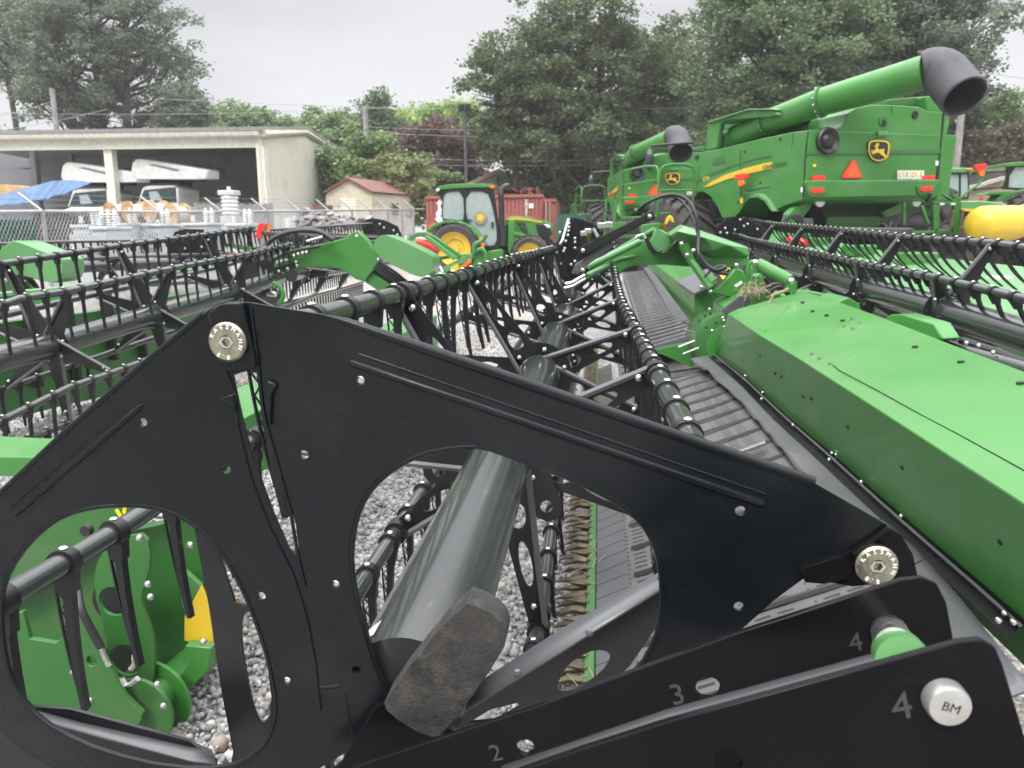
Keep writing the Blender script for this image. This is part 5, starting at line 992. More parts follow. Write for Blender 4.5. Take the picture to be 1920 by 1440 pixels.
# ------------------------------------------------------------------ machines at the right edge
def z3(p): return zc(p, 1580, 280, 1920/340)
T2 = thing('farm_tractor', 'older green tractor with grey glass cab behind the large combine, yellow striped hood', 'tractor', (9, 17, 0))
def rp2(name, pts, m, Y, th, par, bev=.02, holes=()):
    mb = MB(); mb.prism(P(z3(pts), Y), (0, th, 0), [P(z3(h), Y) for h in holes]); return mb.build(name, M[m], par, smooth=30, bevel=bev)
rp2('cab_roof', [(1030, 215), (1075, 198), (1370, 195), (1385, 205), (1380, 235), (1340, 250), (1050, 248)], 'green_pale', 17, 1.5, T2, .04)
cb = rp2('cab_frame', [(1040, 248), (1335, 250), (1345, 400), (1335, 525), (1020, 525), (1000, 400)], 'dark', 17.05, .05, T2, .01, [[(1080, 262), (1235, 262), (1235, 480), (1060, 480)], [(1255, 262), (1325, 262), (1332, 400), (1325, 500), (1255, 500)]])
rp2('cab_glass', [(1060, 255), (1330, 255), (1335, 510), (1040, 510)], 'glass', 17.07, .01, cb, 0)
rp2('cab_rear', [(1050, 250), (1330, 252), (1335, 525), (1030, 525)], 'grey_plastic', 18.3, .05, T2, .01)
for x in (1085, 1345): rp2('roof_lamp', [(x-28, 203), (x+28, 200), (x+26, 222), (x-28, 224)], 'orange', 16.95, .06, T2, .01)
hd2 = rp2('hood', [(1250, 545), (1500, 545), (1720, 570), (1765, 600), (1760, 640), (1700, 665), (1520, 660), (1250, 650)], 'green_pale', 16.5, .9, T2, .05)
rp2('hood_stripe', [(1255, 628), (1490, 632), (1490, 656), (1255, 655)], 'yellow', 16.48, .02, hd2, 0); rp2('grille_side', [(1270, 665), (1400, 665), (1390, 860), (1250, 870)], 'dark', 16.55, .8, T2, .02)
rp2('front_screen', [(1520, 595), (1740, 590), (1755, 640), (1700, 665), (1530, 650)], 'straw', 16.45, .03, hd2, .01)
tyre(T2, W(*z3([(780, 830)])[0], 16.8), -YA, .95, .5, .5, rimc='grey_plastic'); tyre(T2, W(*z3([(1130, 1050)])[0], 16.2), -YA, .55, .35, .25, rimc='dark')
MB().box(W(1775, 440, 17), (3.2, .8, .5)).build('chassis', M['dark'], T2, smooth=0, bevel=.05)
FR = thing('mounted_frame', 'green square tube implement frame standing between the combine and the yellow tank', 'implement frame', (8, 14, 0))
for pts in ([(960, 545), (1215, 550), (1215, 580), (960, 575)], [(1180, 480), (1210, 475), (1240, 540), (1235, 880), (1175, 890), (1178, 560)], [(960, 590), (1030, 590), (1020, 960), (965, 840)], [(755, 865), (1160, 850), (1160, 880), (755, 895)], [(1060, 480), (1080, 478), (1200, 545), (1190, 560)], [(830, 600), (860, 595), (930, 780), (900, 790)], [(960, 830), (1010, 830), (1040, 960), (980, 960)]): rp2('frame_tube', pts, 'green', 13.6, .1, FR, .008)
MB().tube(smoothpts([tuple(W(*q, 13.5)) for q in z3([(1240, 520), (1330, 440), (1450, 370), (1480, 290)])], 1), .022, 8).build('lamp_arm', M['green'], FR)
rp2('red_lamp', [(1405, 180), (1410, 160), (1520, 145), (1530, 165), (1530, 205), (1500, 220), (1410, 225)], 'red', 13.45, .08, FR, .01); rp2('amber_lamp', smoothpts([(1440, 225), (1505, 220), (1510, 270), (1470, 288), (1445, 270)], 1, True), 'orange', 13.45, .08, FR, .01)
for x in (1058, 1175): rp2('label', [(x-28, 568), (x+20, 566), (x+20, 590), (x-28, 592)], 'wink', 13.58, .01, FR, 0)
MB().tube([W(*q, 13.5) for q in z3([(1270, 640), (1245, 820)])], .03, 6).build('hanging_chain', M['guard'], FR); MB().tube([W(*q, 13.5) for q in z3([(1165, 640), (1145, 830)])], .03, 6).build('hanging_chain', M['guard'], FR)
TK = thing('sprayer_tank', 'yellow plastic liquid tank strapped down at the right edge of the yard', 'tank', (9.5, 13.5, 0))
c0, c1 = W(*z3([(1480, 800)])[0], 13.0), W(*z3([(2400, 790)])[0], 13.6); d = (c1-c0).normalized()
tk = MB().rev(c0-d*.15, d, [(-.05, .0), (-.04, .14), (.02, .24), (.12, .29), (.45, .30), (.9, .29), (1.0, .25), (1.05, .22), (1.1, .25), (1.2, .28), (2.4, .28), (2.5, 0)], 30).build('tank_body', M['yellow'], TK, smooth=50)
rp2('tank_base', [(1580, 850), (1790, 850), (1800, 900), (2100, 905), (2100, 1000), (1260, 1000), (1270, 950), (1580, 945)], 'dark', 13.0, .5, TK, .02); rp2('lower_tank', [(1790, 855), (2100, 850), (2100, 905), (1775, 908)], 'yellow', 12.95, .3, TK, .03)
st = MB(); cs = c0+d*.78; u = d.orthogonal().normalized(); w = d.cross(u); st.tube([cs+(u*math.cos(q)+w*math.sin(q))*.305+d*.0 for q in [2*math.pi*k/24 for k in range(25)]], .012, 6, False); st.build('tank_strap', M['zinc'], TK)
tyre(TK, W(1900, 478, 13.6), -YA, .5, .35, .25, rimc='dark')
T3 = thing('farm_tractor', 'green tractor cut off by the right edge of the picture', 'tractor', (11, 18, 0))
rp2('cab_roof', [(1700, 155), (1730, 145), (2100, 120), (2100, 165), (1720, 185)], 'green', 18, 1.6, T3, .04)
cb = rp2('cab_frame', [(1735, 180), (2100, 160), (2100, 450), (1690, 420), (1720, 350), (1745, 250)], 'plastic', 18.05, .06, T3, .01, [[(1770, 280), (1830, 190), (2060, 185), (2060, 420), (1760, 400)]])
rp2('cab_glass', [(1765, 200), (2080, 180), (2080, 430), (1750, 410)], 'glass', 18.08, .01, cb, 0)
rp2('rear_fender', [(1500, 480), (1560, 450), (1700, 440), (1850, 440), (2100, 400), (2100, 470), (1850, 520), (1720, 540), (1600, 560), (1690, 480)], 'green', 17.6, .5, T3, .03)
tyre(T3, W(1925, 412, 17.4), -YA, .6, .5, .3, rimc='grey_plastic'); rp2('slow_sign', [(1445, 545), (1470, 487), (1495, 545)], 'red', 17.5, .02, T3, 0)
MB().tube([W(*q, 17.3) for q in z3([(1380, 425), (1690, 400)])], .02, 8).build('boom', M['rroof'] if 'rroof' in M else M['dark'], T3)
# ------------------------------------------------------------------ buildings, fence, storage yard
def metal_sheet(name, col, sx=4.2):
    m = mat(name, col, .5, var=.05, dirt=(col[0]*.6, col[1]*.58, col[2]*.5, .6), dsc=.8); n = m.node_tree; l = n.links.new; t = n.nodes.new('ShaderNodeTexCoord'); mp_ = n.nodes.new('ShaderNodeMapping'); mp_.inputs['Rotation'].default_value = (0, 0, R(20))
    w = n.nodes.new('ShaderNodeTexWave'); w.inputs['Scale'].default_value = sx; w.inputs['Distortion'].default_value = 0; l(t.outputs['Object'], mp_.inputs[0]); l(mp_.outputs[0], w.inputs[0]); b = n.nodes.new('ShaderNodeBump'); b.inputs['Distance'].default_value = .05; b.inputs['Strength'].default_value = .8; l(w.outputs[1], b.inputs['Height']); l(b.outputs[0], n.nodes['Principled BSDF'].inputs['Normal']); return m
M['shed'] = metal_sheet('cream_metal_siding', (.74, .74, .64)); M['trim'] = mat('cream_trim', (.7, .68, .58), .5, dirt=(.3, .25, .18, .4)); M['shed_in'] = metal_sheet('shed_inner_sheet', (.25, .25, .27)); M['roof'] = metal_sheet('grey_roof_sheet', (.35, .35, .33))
M['cont'] = mat('red_container_paint', (.31, .095, .075), .6, var=.12, dirt=(.3, .14, .1, .6)); M['block'] = mat('yellow_block_wall', (.6, .55, .42), .8, dirt=(.25, .2, .12, .7), bump=.2); M['rroof'] = mat('rusty_red_roof', (.17, .07, .06), .7, dirt=(.2, .13, .1, .6)); M['siding'] = mat('beige_siding', (.36, .33, .28), .8)
M['wood'] = mat('spool_wood', (.5, .32, .15), .75, var=.3, dirt=(.35, .3, .25, .5)); M['greyw'] = mat('weathered_boards', (.25, .24, .235), .85, var=.25, sc=3); M['galv'] = mat('galvanised_steel', (.42, .43, .44), .45, .6, var=.1); M['porc'] = mat('grey_transformer_paint', (.5, .52, .54), .5, var=.06, dirt=(.3, .28, .26, .4))
M['truck'] = mat('white_truck_paint', (.66, .66, .64), .35, dirt=(.4, .38, .34, .3)); M['tarp'] = mat('blue_tarp', (.03, .10, .22), .5, var=.3); M['screen'] = mat('green_fence_screen', (.03, .09, .07), .8); M['asph'] = mat('dark_shingles', (.06, .058, .06), .85)
FRP, FL_, MRP, BRP = W(487, 250, 26), W(-420, 263, 26), W(568, 247, 33), W(630, 283, 40)
def floor(p): return Vector((p.x, p.y, gz(p.x, p.y)-.05))
SH = thing('open_shed', 'cream metal open-front shed sheltering white bucket trucks', 'shed', (-20, 30, gz(0, 30)))
mb = MB(); q = [floor(FRP), floor(BRP), BRP, MRP, FRP]; mb.prism(q, (-.12, -.03, 0)); mb.build('end_wall', M['shed'], SH, smooth=0)
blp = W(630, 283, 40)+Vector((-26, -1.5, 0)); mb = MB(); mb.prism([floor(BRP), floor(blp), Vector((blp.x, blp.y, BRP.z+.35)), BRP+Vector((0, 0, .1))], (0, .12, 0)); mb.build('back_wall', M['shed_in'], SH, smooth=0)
dn = Vector((0, 0, -1)); fz = (W(487, 250, 26)-W(485, 276, 26)).length
mb = MB(); mb.prism([FRP, FL_, FL_+dn*fz*1.0, FRP+dn*fz], (0, .15, 0)); fa = mb.build('front_fascia', M['shed'], SH, smooth=0)
MB().tube([FL_+Vector((0, -.12, .02)), FRP+Vector((.05, -.12, .02))], .14, 8).build('gutter', M['trim'], fa)
rid = MRP+Vector((0, 0, .5)); mb = MB(); mb.add([FRP+Vector((.2, -.3, .18)), FL_+Vector((0, -.3, .18)), Vector((FL_.x, 33, MRP.z+.25)), MRP+Vector((.2, 0, .22)), BRP+Vector((.2, .3, .15)), Vector((FL_.x, 40, BRP.z-.1))], [(0, 1, 2, 3), (3, 2, 5, 4)]); ro = mb.build('roof', M['roof'], SH, smooth=0); ro.modifiers.new('s', 'SOLIDIFY').thickness = .12
MB().tube([FRP+Vector((.12, 0, 0)), MRP+Vector((.1, 0, 0)), BRP+Vector((.1, 0, 0))], .12, 6).build('eave_trim', M['trim'], SH)
def col(p, name, wp=.45, wb=.3, m='trim'):
    t_ = W(*p[0]); b_ = W(*p[1]); b_ = b_+(b_-t_)*((b_.z-gz(b_.x, b_.y))/(t_.z-b_.z)); mb = MB(); mb.hexa([b_+Vector((sx*wb/2, sy, 0)) for sx, sy in ((-1, 0), (1, 0), (1, .3), (-1, .3))]+[t_+Vector((sx*wp/2, sy, 0)) for sx, sy in ((-1, 0), (1, 0), (1, .3), (-1, .3))]); mb.build(name, M[m], SH, smooth=0)
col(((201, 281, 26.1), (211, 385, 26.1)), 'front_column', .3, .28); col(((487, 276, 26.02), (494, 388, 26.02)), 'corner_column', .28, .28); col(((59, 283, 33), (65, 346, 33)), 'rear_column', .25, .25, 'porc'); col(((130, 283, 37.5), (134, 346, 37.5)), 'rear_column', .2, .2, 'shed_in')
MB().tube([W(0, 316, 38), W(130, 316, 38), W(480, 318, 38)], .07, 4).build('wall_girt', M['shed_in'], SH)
# bucket trucks
def z1(p): return zc(p, 0, 200, 3)
def z5(p): return zc(p, 0, 280, 1920/330)
def truck(label, ox, oy, boomy):
    t = thing('bucket_truck', label, 'truck', W(160+ox, 460, 24), group='bucket trucks under the shed'); Y = 26.6
    def tpz(name, pts, m, Y, th, par=t, bev=.03): 
        mb = MB(); mb.prism(P([(a+ox, b+oy) for a, b in z5(pts)], Y), (0, th, 0)); return mb.build(name, M[m], par, smooth=30, bevel=bev)
    cb = tpz('cab', [(735, 630), (790, 450), (850, 430), (1130, 425), (1180, 460), (1185, 640), (1100, 650)], 'truck', Y, 1.5, bev=.06); tpz('windshield', [(750, 622), (805, 478), (1150, 445), (1160, 612), (1050, 628)], 'dark_glass', Y-.04, .05, cb, .02)
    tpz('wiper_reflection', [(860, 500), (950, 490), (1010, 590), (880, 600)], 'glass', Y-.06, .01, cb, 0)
    tpz('hood', [(690, 660), (760, 632), (1100, 632), (1190, 660), (1195, 730), (600, 760), (620, 710)], 'truck', Y-1.1, 1.2, bev=.08)
    gr_ = tpz('front_end', [(600, 760), (640, 700), (1000, 690), (1040, 760), (1040, 840), (960, 835), (600, 825)], 'truck', Y-1.2, .3, bev=.05); tpz('grille', [(675, 720), (935, 715), (925, 800), (690, 800)], 'dark', Y-1.24, .05, gr_, .01); tpz('grille_bar', [(700, 748), (850, 745), (850, 765), (700, 768)], 'truck', Y-1.27, .03, gr_, 0)
    tpz('bumper', [(590, 870), (1050, 870), (1050, 930), (590, 930)], 'dark', Y-1.25, .2, t)
    tpz('body_boxes', [(1180, 560), (1480, 600), (1490, 900), (1180, 900)], 'truck', Y+1.6, 3.0, t)
    for x in (700, 990):
        c = W(*[(a+ox, b+oy) for a, b in z5([(x, 960)])][0], Y-.5); tyre(t, c, XA*(-1 if x < 800 else 1), .52, .35, .28, rimc='truck', lugs=14)
    b = MB(); b.prism(P([(a+ox, bb+oy+boomy) for a, bb in z1([(340, 385), (350, 330), (372, 311), (425, 314), (640, 350), (770, 374), (770, 424), (600, 426), (380, 424), (345, 412)])], Y-.2), (.25, .45, 0)); bo = b.build('boom', M['truck'], t, smooth=30, bevel=.04)
    b = MB(); b.prism(P([(a+ox, bb+oy+boomy) for a, bb in z1([(440, 345), (470, 340), (620, 372), (600, 382)])], Y-.21), (0, .02, 0)); b.build('boom_recess', M['shed_in'], bo, smooth=0)
    b = MB(); b.prism(P([(a+ox, bb+oy+boomy) for a, bb in z1([(700, 340), (830, 360), (860, 400), (840, 430), (730, 420), (690, 440), (660, 400)])], Y+.8), (0, .5, 0)); b.build('boom_knuckle', M['grey_plastic'], t, smooth=0, bevel=.05)
    b = MB(); b.prism(P([(a+ox, bb+oy) for a, bb in z1([(380, 425), (720, 425), (720, 438), (640, 440), (640, 560), (620, 560), (615, 445), (390, 440)])], Y+1.0), (0, .6, 0)); b.build('boom_rack', M['dark'], t, smooth=0)
    return t
truck('white bucket truck in the left bay, boom end partly behind the shed column', 0, 0, 0); truck('white bucket truck in the right bay of the shed with cream tipped boom', 131, -6, 0)
# fence
A0, A1 = W(-200, 398, 12.0), W(792, 391, 32); A0.z = W(0, 397, 13.4).z; 
pn = Vector((A1.y-A0.y, -(A1.x-A0.x), 0)).normalized()
FE = thing('chain_link_fence', 'galvanised chain link fence with barbed wire arms in front of the shed', 'fence', (-9.5, 18, 0))
def onf(px, py): return WP(px, py, A0, pn)
posts = [(-170, 399), (80, 396), (300, 397), (416, 397), (500, 396), (563, 396), (617, 395), (660, 394), (695, 394), (727, 393), (753, 393), (775, 392)]
tops = [onf(*p) for p in posts]; rt_ = MB().tube(tops+[onf(795, 392)], .03, 8).build('top_rail', M['galv'], FE)
for i, (p, t_) in enumerate(zip(posts, tops)):
    g_ = gz(t_.x, t_.y); po = MB().tube([Vector((t_.x, t_.y, g_)), t_+Vector((0, 0, .03))], .04, 10).build('post', M['galv'], FE)
    s_ = 1.0; a_ = t_+Vector((-.38, -.14, .36)); MB().tube([t_, a_], .03, 6).build('barb_arm', M['galv'], po)
for k in range(3):
    f_ = .35+.3*k; MB().tube([t_+Vector((-.38, -.14, .36))*f_ for t_ in tops], .006, 4).build('barbed_wire', M['galv'], FE)
mb = MB()
for i in range(len(tops)-1):
    a, b = tops[i], tops[i+1]; ln_ = (Vector((b.x, b.y, 0))-Vector((a.x, a.y, 0))).length; n = int(ln_/.085)
    h_ = a.z-gz(a.x, a.y)-.05; sl_ = h_*.55
    for k in range(n+1):
        for sgn in (-1, 1):
            t0, t1 = k/n, k/n+sgn*sl_/ln_; c0 = 0; tt = t1
            if tt < 0: fr_ = (0-t0)/(t1-t0); tt = 0
            elif tt > 1: fr_ = (1-t0)/(t1-t0); tt = 1
            else: fr_ = 1
            p0 = a.lerp(b, t0); p1 = a.lerp(b, tt)-Vector((0, 0, h_*fr_)); mb.tube([p0, p1], .0048, 3, False)
            if fr_ < 1: 
                o_ = 1 if tt == 0 else 0; 
                q0 = a.lerp(b, tt)-Vector((0, 0, h_*fr_)); q1 = a.lerp(b, min(1, max(0, tt-sgn*0+(-sgn)*(1-fr_)*sl_/ln_)))-Vector((0, 0, h_)); mb.tube([q0, q1], .0048, 3, False)
mb.build('chain_link', M['galv'], FE, smooth=0, recalc=False)
SCN = thing('privacy_screen', 'dark green fabric screen hung on the fence at the far left', 'screen', onf(-60, 460))
mb = MB(); mb.prism([onf(-190, 412)+Vector((.0, .1, 0)), onf(60, 412)+Vector((0, .1, 0)), onf(56, 490)+Vector((0, .1, 0)), onf(-190, 520)+Vector((0, .1, 0))], (0, .02, 0)); mb.build('fabric', M['screen'], SCN, smooth=0)
def solo(name, mb, m, label, cat, group=None, kind=None, **k): return tag(mb.build(name, M[m] if isinstance(m, str) else m, None, **k), label, cat, group, kind)
# tarp as a draped sheet
mb = MB(); top_ = [(-40, 378), (40, 356), (100, 340), (140, 339), (172, 343)]; bot = [(-40, 392), (40, 384), (90, 374), (130, 362), (160, 348)]; vs = []; n = 40
def along(L_, t): k = min(int(t*(len(L_)-1)), len(L_)-2); f = t*(len(L_)-1)-k; return (L_[k][0]*(1-f)+L_[k+1][0]*f, L_[k][1]*(1-f)+L_[k+1][1]*f)
for i in range(n+1):
    for j in range(8):
        a, b = along(top_, i/n), along(bot, i/n); f = j/7; vs.append(W(a[0]*(1-f)+b[0]*f, a[1]*(1-f)+b[1]*f+math.sin(i/n*30+j*.8)*1.2*f, 20.5-2.0*f+.25*math.sin(i/n*34+j*.5)))
mb.add(vs, [(i*8+j, i*8+j+1, (i+1)*8+j+1, (i+1)*8+j) for i in range(n) for j in range(7)]); o_ = solo('tarp', mb, 'tarp', 'sagging blue tarp stretched over stored goods left of the trucks', 'tarp', smooth=80); o_.modifiers.new('s', 'SOLIDIFY').thickness = .02
solo('crate_stack', MB().prism(P([(-60, 352), (0, 345), (48, 350), (50, 362), (0, 372), (-60, 380)], 22), (0, 1, 0)), 'wood', 'tan wooden crate showing above the blue tarp', 'crate', smooth=0)
solo('stored_bundle', MB().prism(P(smoothpts([(62, 400), (90, 392), (130, 396), (138, 430), (130, 470), (60, 475), (56, 430)], 1, True), 17.5), (0, 1.0, 0)), 'tyre', 'dark brown covered bundle behind the first fence post', 'bundle', smooth=30)
# transformers
def transformer(cx, ty, wpx, hpx, Y, label, nb=2, big_=False):
    t = thing('transformer', label, 'transformer', W(cx, ty+hpx, Y), group='grey transformers behind the fence'); s_ = 1442/Y
    w, h = wpx/s_, hpx/s_; c = W(cx, ty, Y)
    MB().box(c+Vector((0, .4, -h/2-.3)), (w*.74, .8, h+.6)).build('tank', M['porc'], t, smooth=0, bevel=.03)
    MB().box(c+Vector((0, .4, .03)), (w*.84, .9, .07)).build('lid', M['porc'], t, smooth=0, bevel=.02)
    for k in range(9): MB().box(c+Vector((-w*.34+w*.68*k/8, -.06, -h*.55)), (.03, .12, h*.7)).build('cooling_fin', M['porc'], t, smooth=0)
    for k in range(nb):
        x = c.x+w*(.25+.2*k-.1) if nb == 2 else c.x+w*(k-1)*.3; pr = [(0, .07)]
        for q in range(5): pr += [(.03+q*.055, .045), (.045+q*.055, .075), (.06+q*.055, .045)]
        pr += [(.33, .03), (.38, .03), (.38, 0)]; MB().rev((x, c.y+.35, c.z+.05), ZA, pr, 14).build('bushing', M['white'], t, smooth=30)
    MB().tube([c+Vector((-w*.2, .2, .1)), c+Vector((-w*.2, .2, .25))], .05, 10).build('valve', M['porc'], t); return t
for a in ((151, 427, 48, 60, 16, 'grey transformer behind the first fence span, left most of the row, under the truck grille', 2), (186, 431, 46, 50, 15, 'low grey transformer with three bushings in front of the left truck', 3), (222, 424, 52, 50, 17, 'grey transformer with two tall bushings below the wooden spools', 2), (283, 425, 56, 45, 17.5, 'grey transformer with two bushings beside the second fence post', 2), (366, 423, 60, 40, 18, 'wide white-grey transformer in front of the grey board fence', 2), (442, 424, 50, 45, 18.5, 'pale transformer below the tall ribbed insulator stack', 2)): transformer(*a)
t = thing('insulator_stack', 'tall white ribbed insulator with square cap standing before the grey boards', 'insulator', W(433, 400, 19.5)); c = W(433, 405, 19.5); pr = [(0, .2)]
for q in range(5): pr += [(.02+q*.1, .19), (.06+q*.1, .24), (.09+q*.1, .19)]
MB().rev(c, ZA, pr+[(.52, .17), (.52, 0)], 24).build('ribbed_column', M['white'], t, smooth=30); MB().box(c+Vector((0, 0, .58)), (.44, .4, .12)).build('cap', M['porc'], t, smooth=0, bevel=.02); MB().tube([c+Vector((0, 0, .6)), c+Vector((0, 0, .74))], .05, 10).build('terminal', M['white'], t); MB().box(c+Vector((0, 0, -.45)), (.4, .4, .9)).build('pedestal', M['porc'], t, smooth=0)
# wooden spools
for x, y, r_, lab in ((208, 396, .24, 'small wooden cable spool left of the others, beside the shed column'), (242, 397, .27, 'wooden cable spool second from the left, end on'), (283, 396, .28, 'wooden cable spool in the middle with white wound cable'), (322, 403, .30, 'largest wooden cable spool at the right end, orange tan disc'), (326, 427, .22, 'lowest wooden spool standing under the right one')):
    c = W(x, y, 19.0); t = thing('cable_spool', lab, 'cable spool', c-ZA*r_, group='wooden cable spools'); d = Vector((-.35, -.95, 0)).normalized()
    MB().rev(c, d, [(0, 0), (0, r_), (.05, r_), (.05, r_*.2)], 22).build('spool_flange', M['wood'], t, smooth=30); MB().rev(c-d*.4, d, [(0, r_*.2), (0, r_), (.05, r_), (.05, 0)], 22).build('spool_flange', M['wood'], t, smooth=30)
    MB().rev(c-d*.38, d, [(0, r_*.72), (.38, r_*.72)], 20).build('wound_cable', M['white'], t, smooth=60); b = MB(); b.rev(c+d*.055, d, [(-.01, r_*.2), (0, r_*.2), (0, 0)], 14); b.build('spool_hub', M['greyw'], t)
    MB().box(c-ZA*(r_+.35)-d*.2, (.5, .5, .7)).build('stand', M['greyw'], t, smooth=0)
mb = MB()
for k in range(26): x = 366+k*5.7; a = W(x, 381+(k*37 % 5)*.6, 23); mb.box(a+Vector((0, 0, -1.0)), (.085, .03, 2.0))
solo('board_fence', mb, 'greyw', 'weathered grey board fence at the shed corner', 'fence', smooth=0)
# rubble and drums between fence and hut
for i, (x, y, w, h, m, nm, lb) in enumerate(((518, 405, 18, 26, 'porc', 'steel_drum', 'grey drum standing at the foot of the shed end wall'), (541, 408, 14, 22, 'white', 'steel_drum', 'off-white drum beside the grey drum'), (553, 404, 12, 24, 'porc', 'steel_drum', 'narrow grey drum nearest the scrap pile'))):
    c = W(x, y, 25); MB_ = MB().rev(c-ZA*(h/57), ZA, [(0, 0), (0, w/115), (h/57*.3, w/115), (h/57*.32, w/110), (h/57*.34, w/115), (h/57*.66, w/115), (h/57*.68, w/110), (h/57*.7, w/115), (h/57, w/115), (h/57, 0)], 20); solo(nm, MB_, m, lb, 'drum', smooth=30)
mb = MB()
for i in range(260):
    x = random.uniform(560, 690); y = 425-abs(random.gauss(0, 7))*(1.2 if 570 < x < 625 else .7); c = W(x, y-2, random.uniform(23, 25)); mb.box(c, (random.uniform(.1, .5), .2, random.uniform(.03, .15)), Euler((random.uniform(-.6, .6), random.uniform(-.8, .8), random.uniform(0, 3))).to_matrix())
solo('scrap_pile', mb, 'greyw', 'low pile of grey scrap and rubble behind the fence', 'scrap', kind='stuff', smooth=0)
solo('brick_pier', MB().prism(P([(585, 382), (610, 384), (610, 400), (588, 398)], 27), (0, .8, 0)), 'rroof', 'small dark red box against the shed end wall', 'box', smooth=0)
# hut
HT = thing('block_hut', 'small cream block hut with rusty red roof right of the shed', 'hut', (-11, 32, .5)); YH = 30
mb = MB(); mb.prism(P([(611, 361), (653, 338), (697, 361), (698, 440), (612, 440)], YH), (.9, 3.4, 0)); mb.build('walls', M['block'], HT, smooth=0)
def hp(p): return W(*p, YH)
mb = MB(); dv = Vector((.9, 3.6, 0)); u_ = Vector((0, -.15, .06)); A_, B_, C_ = hp((608, 363))+u_, hp((653, 336))+u_, hp((701, 362))+u_
mb.add([A_, B_, C_, A_+dv, B_+dv, C_+dv], [(0, 1, 4, 3), (1, 2, 5, 4)]); o_ = mb.build('roof', M['rroof'], HT, smooth=0); o_.modifiers.new('s', 'SOLIDIFY').thickness = .07
mb = MB(); mb.prism(P([(638, 372), (668, 372), (668, 440), (638, 440)], YH-.02), (0, .03, 0)); dd_ = mb.build('door', M['trim'], HT, smooth=0); 
mb = MB(); mb.box(hp((698, 390))+Vector((.5, 1.7, 0)), (.06, .6, .5)); mb.build('side_window', M['asph'], HT, smooth=0)
# containers
def container(label, pts, Y, th, n, group='red shipping containers'):
    t = thing('shipping_container', label, 'container', W((pts[0][0]+pts[1][0])/2, 470, Y), group=group)
    mb = MB(); mb.prism(P(pts, Y), (0, th, 0)); bd = mb.build('body', M['cont'], t, smooth=0); a, b = W(*pts[0], Y), W(*pts[1], Y); h_ = a.z-W(*pts[3], Y).z; 
    mb = MB(); w = (b.x-a.x)/n
    for k in range(n): x = a.x+w*k; mb.prism([(x+w*.12, Y, a.z-.12), (x+w*.62, Y, a.z-.12), (x+w*.62, Y, a.z-h_+.1), (x+w*.12, Y, a.z-h_+.1)], (0, -.035, 0))
    mb.build('corrugation', M['cont'], bd, smooth=0); MB().box(((a.x+b.x)/2, Y-.03, a.z-.03), (b.x-a.x+.02, .1, .1)).build('top_rail', M['cont'], bd, smooth=0); return t, bd
t, bd = container('long red corrugated shipping container behind the cab tractor', [(799, 369), (1019, 369), (1019, 490), (799, 490)], 27, 2.4, 30)
for i, ch in enumerate('tex'): text(ch, .62, frame4(W(825, 384+i*15.5, 26.9), XA, ZA), M['wink'], 'white_lettering', bd, .003, .02)
for i in range(11): text('TEXU 401237'[i], .17, frame4(W(987, 378+i*2.9, 26.9), XA, ZA), M['wink'], 'container_number', bd, .002)
MB().box(W(996, 386, 26.95), (.16, .02, .16)).build('data_plate', M['wink'], bd, smooth=0)
t, bd = container('red shipping container end with locking bars, right of the long one', [(1021, 374), (1043, 377), (1043, 490), (1021, 490)], 26.5, 2.0, 2)
for x in (1024, 1031): MB().tube([W(x, 378, 26.35), W(x, 450, 26.35)], .02, 6).build('locking_bar', M['galv'], bd)
mb = MB()
for i in range(60): x = random.uniform(932, 1010); c = W(x, 366-abs(random.gauss(0, 3.5))-(4 if 940 < x < 965 or 985 < x < 1005 else 0), 27.8); mb.box(c, (random.uniform(.05, .5), .1, random.uniform(.03, .12)), Euler((0, random.uniform(-.8, .8), 0)).to_matrix())
solo('scrap_on_container', mb, 'rroof', 'jumble of rusty parts lying on the long red container', 'scrap', kind='stuff', smooth=0)
# house beyond
HO = thing('house', 'beige sided gable roof house behind the containers', 'house', (-3, 44, 1)); mb = MB(); mb.prism(P([(862, 349), (935, 318), (1020, 346), (1075, 372), (1078, 420), (862, 420)], 44), (0, 8, 0)); hw = mb.build('wall', M['siding'], HO, smooth=0)
MB().box(W(947, 345, 43.9), (.9, .1, .8)).build('window', M['dark_glass'], hw, smooth=0)
mb = MB(); mb.add([W(855, 352, 43.3), W(935, 316, 43.3), W(1084, 376, 43.3), W(855, 352, 43.3)+YA*9, W(935, 316, 43.3)+YA*9, W(1084, 376, 43.3)+YA*9], [(0, 1, 4, 3), (1, 2, 5, 4)]); o_ = mb.build('roof', mat('tan_fascia_roof', (.3, .22, .17), .8), HO, smooth=0); o_.modifiers.new('s', 'SOLIDIFY').thickness = .2
HO2 = thing('house', 'low grey roofed house seen between hut and container', 'house', (-10, 50, 1)); mb = MB(); mb.prism(P([(790, 368), (795, 351), (850, 349), (870, 366), (870, 400), (790, 400)], 46), (0, 6, 0)); mb.build('roof', M['asph'], HO2, smooth=0)
HO3 = thing('house', 'tan house with pale roof edge at far right between the tractors', 'house', (20, 36, 1)); mb = MB(); mb.prism(P([(1815, 362), (1880, 333), (1960, 318), (1960, 420), (1815, 420)], 32), (0, 6, 0)); mb.build('wall', mat('tan_wall', (.26, .2, .15), .8), HO3, smooth=0); mb = MB(); mb.prism(P([(1812, 353), (1884, 330), (1885, 336), (1813, 359)], 31.8), (0, .3, 0)); mb.build('roof_edge', M['siding'], HO3, smooth=0)
mb = MB(); mb.prism(P([(1835, 350), (1850, 325), (1900, 322), (1900, 335)], 33), (0, 4, 0)); mb.build('roof', M['asph'], HO3, smooth=0)
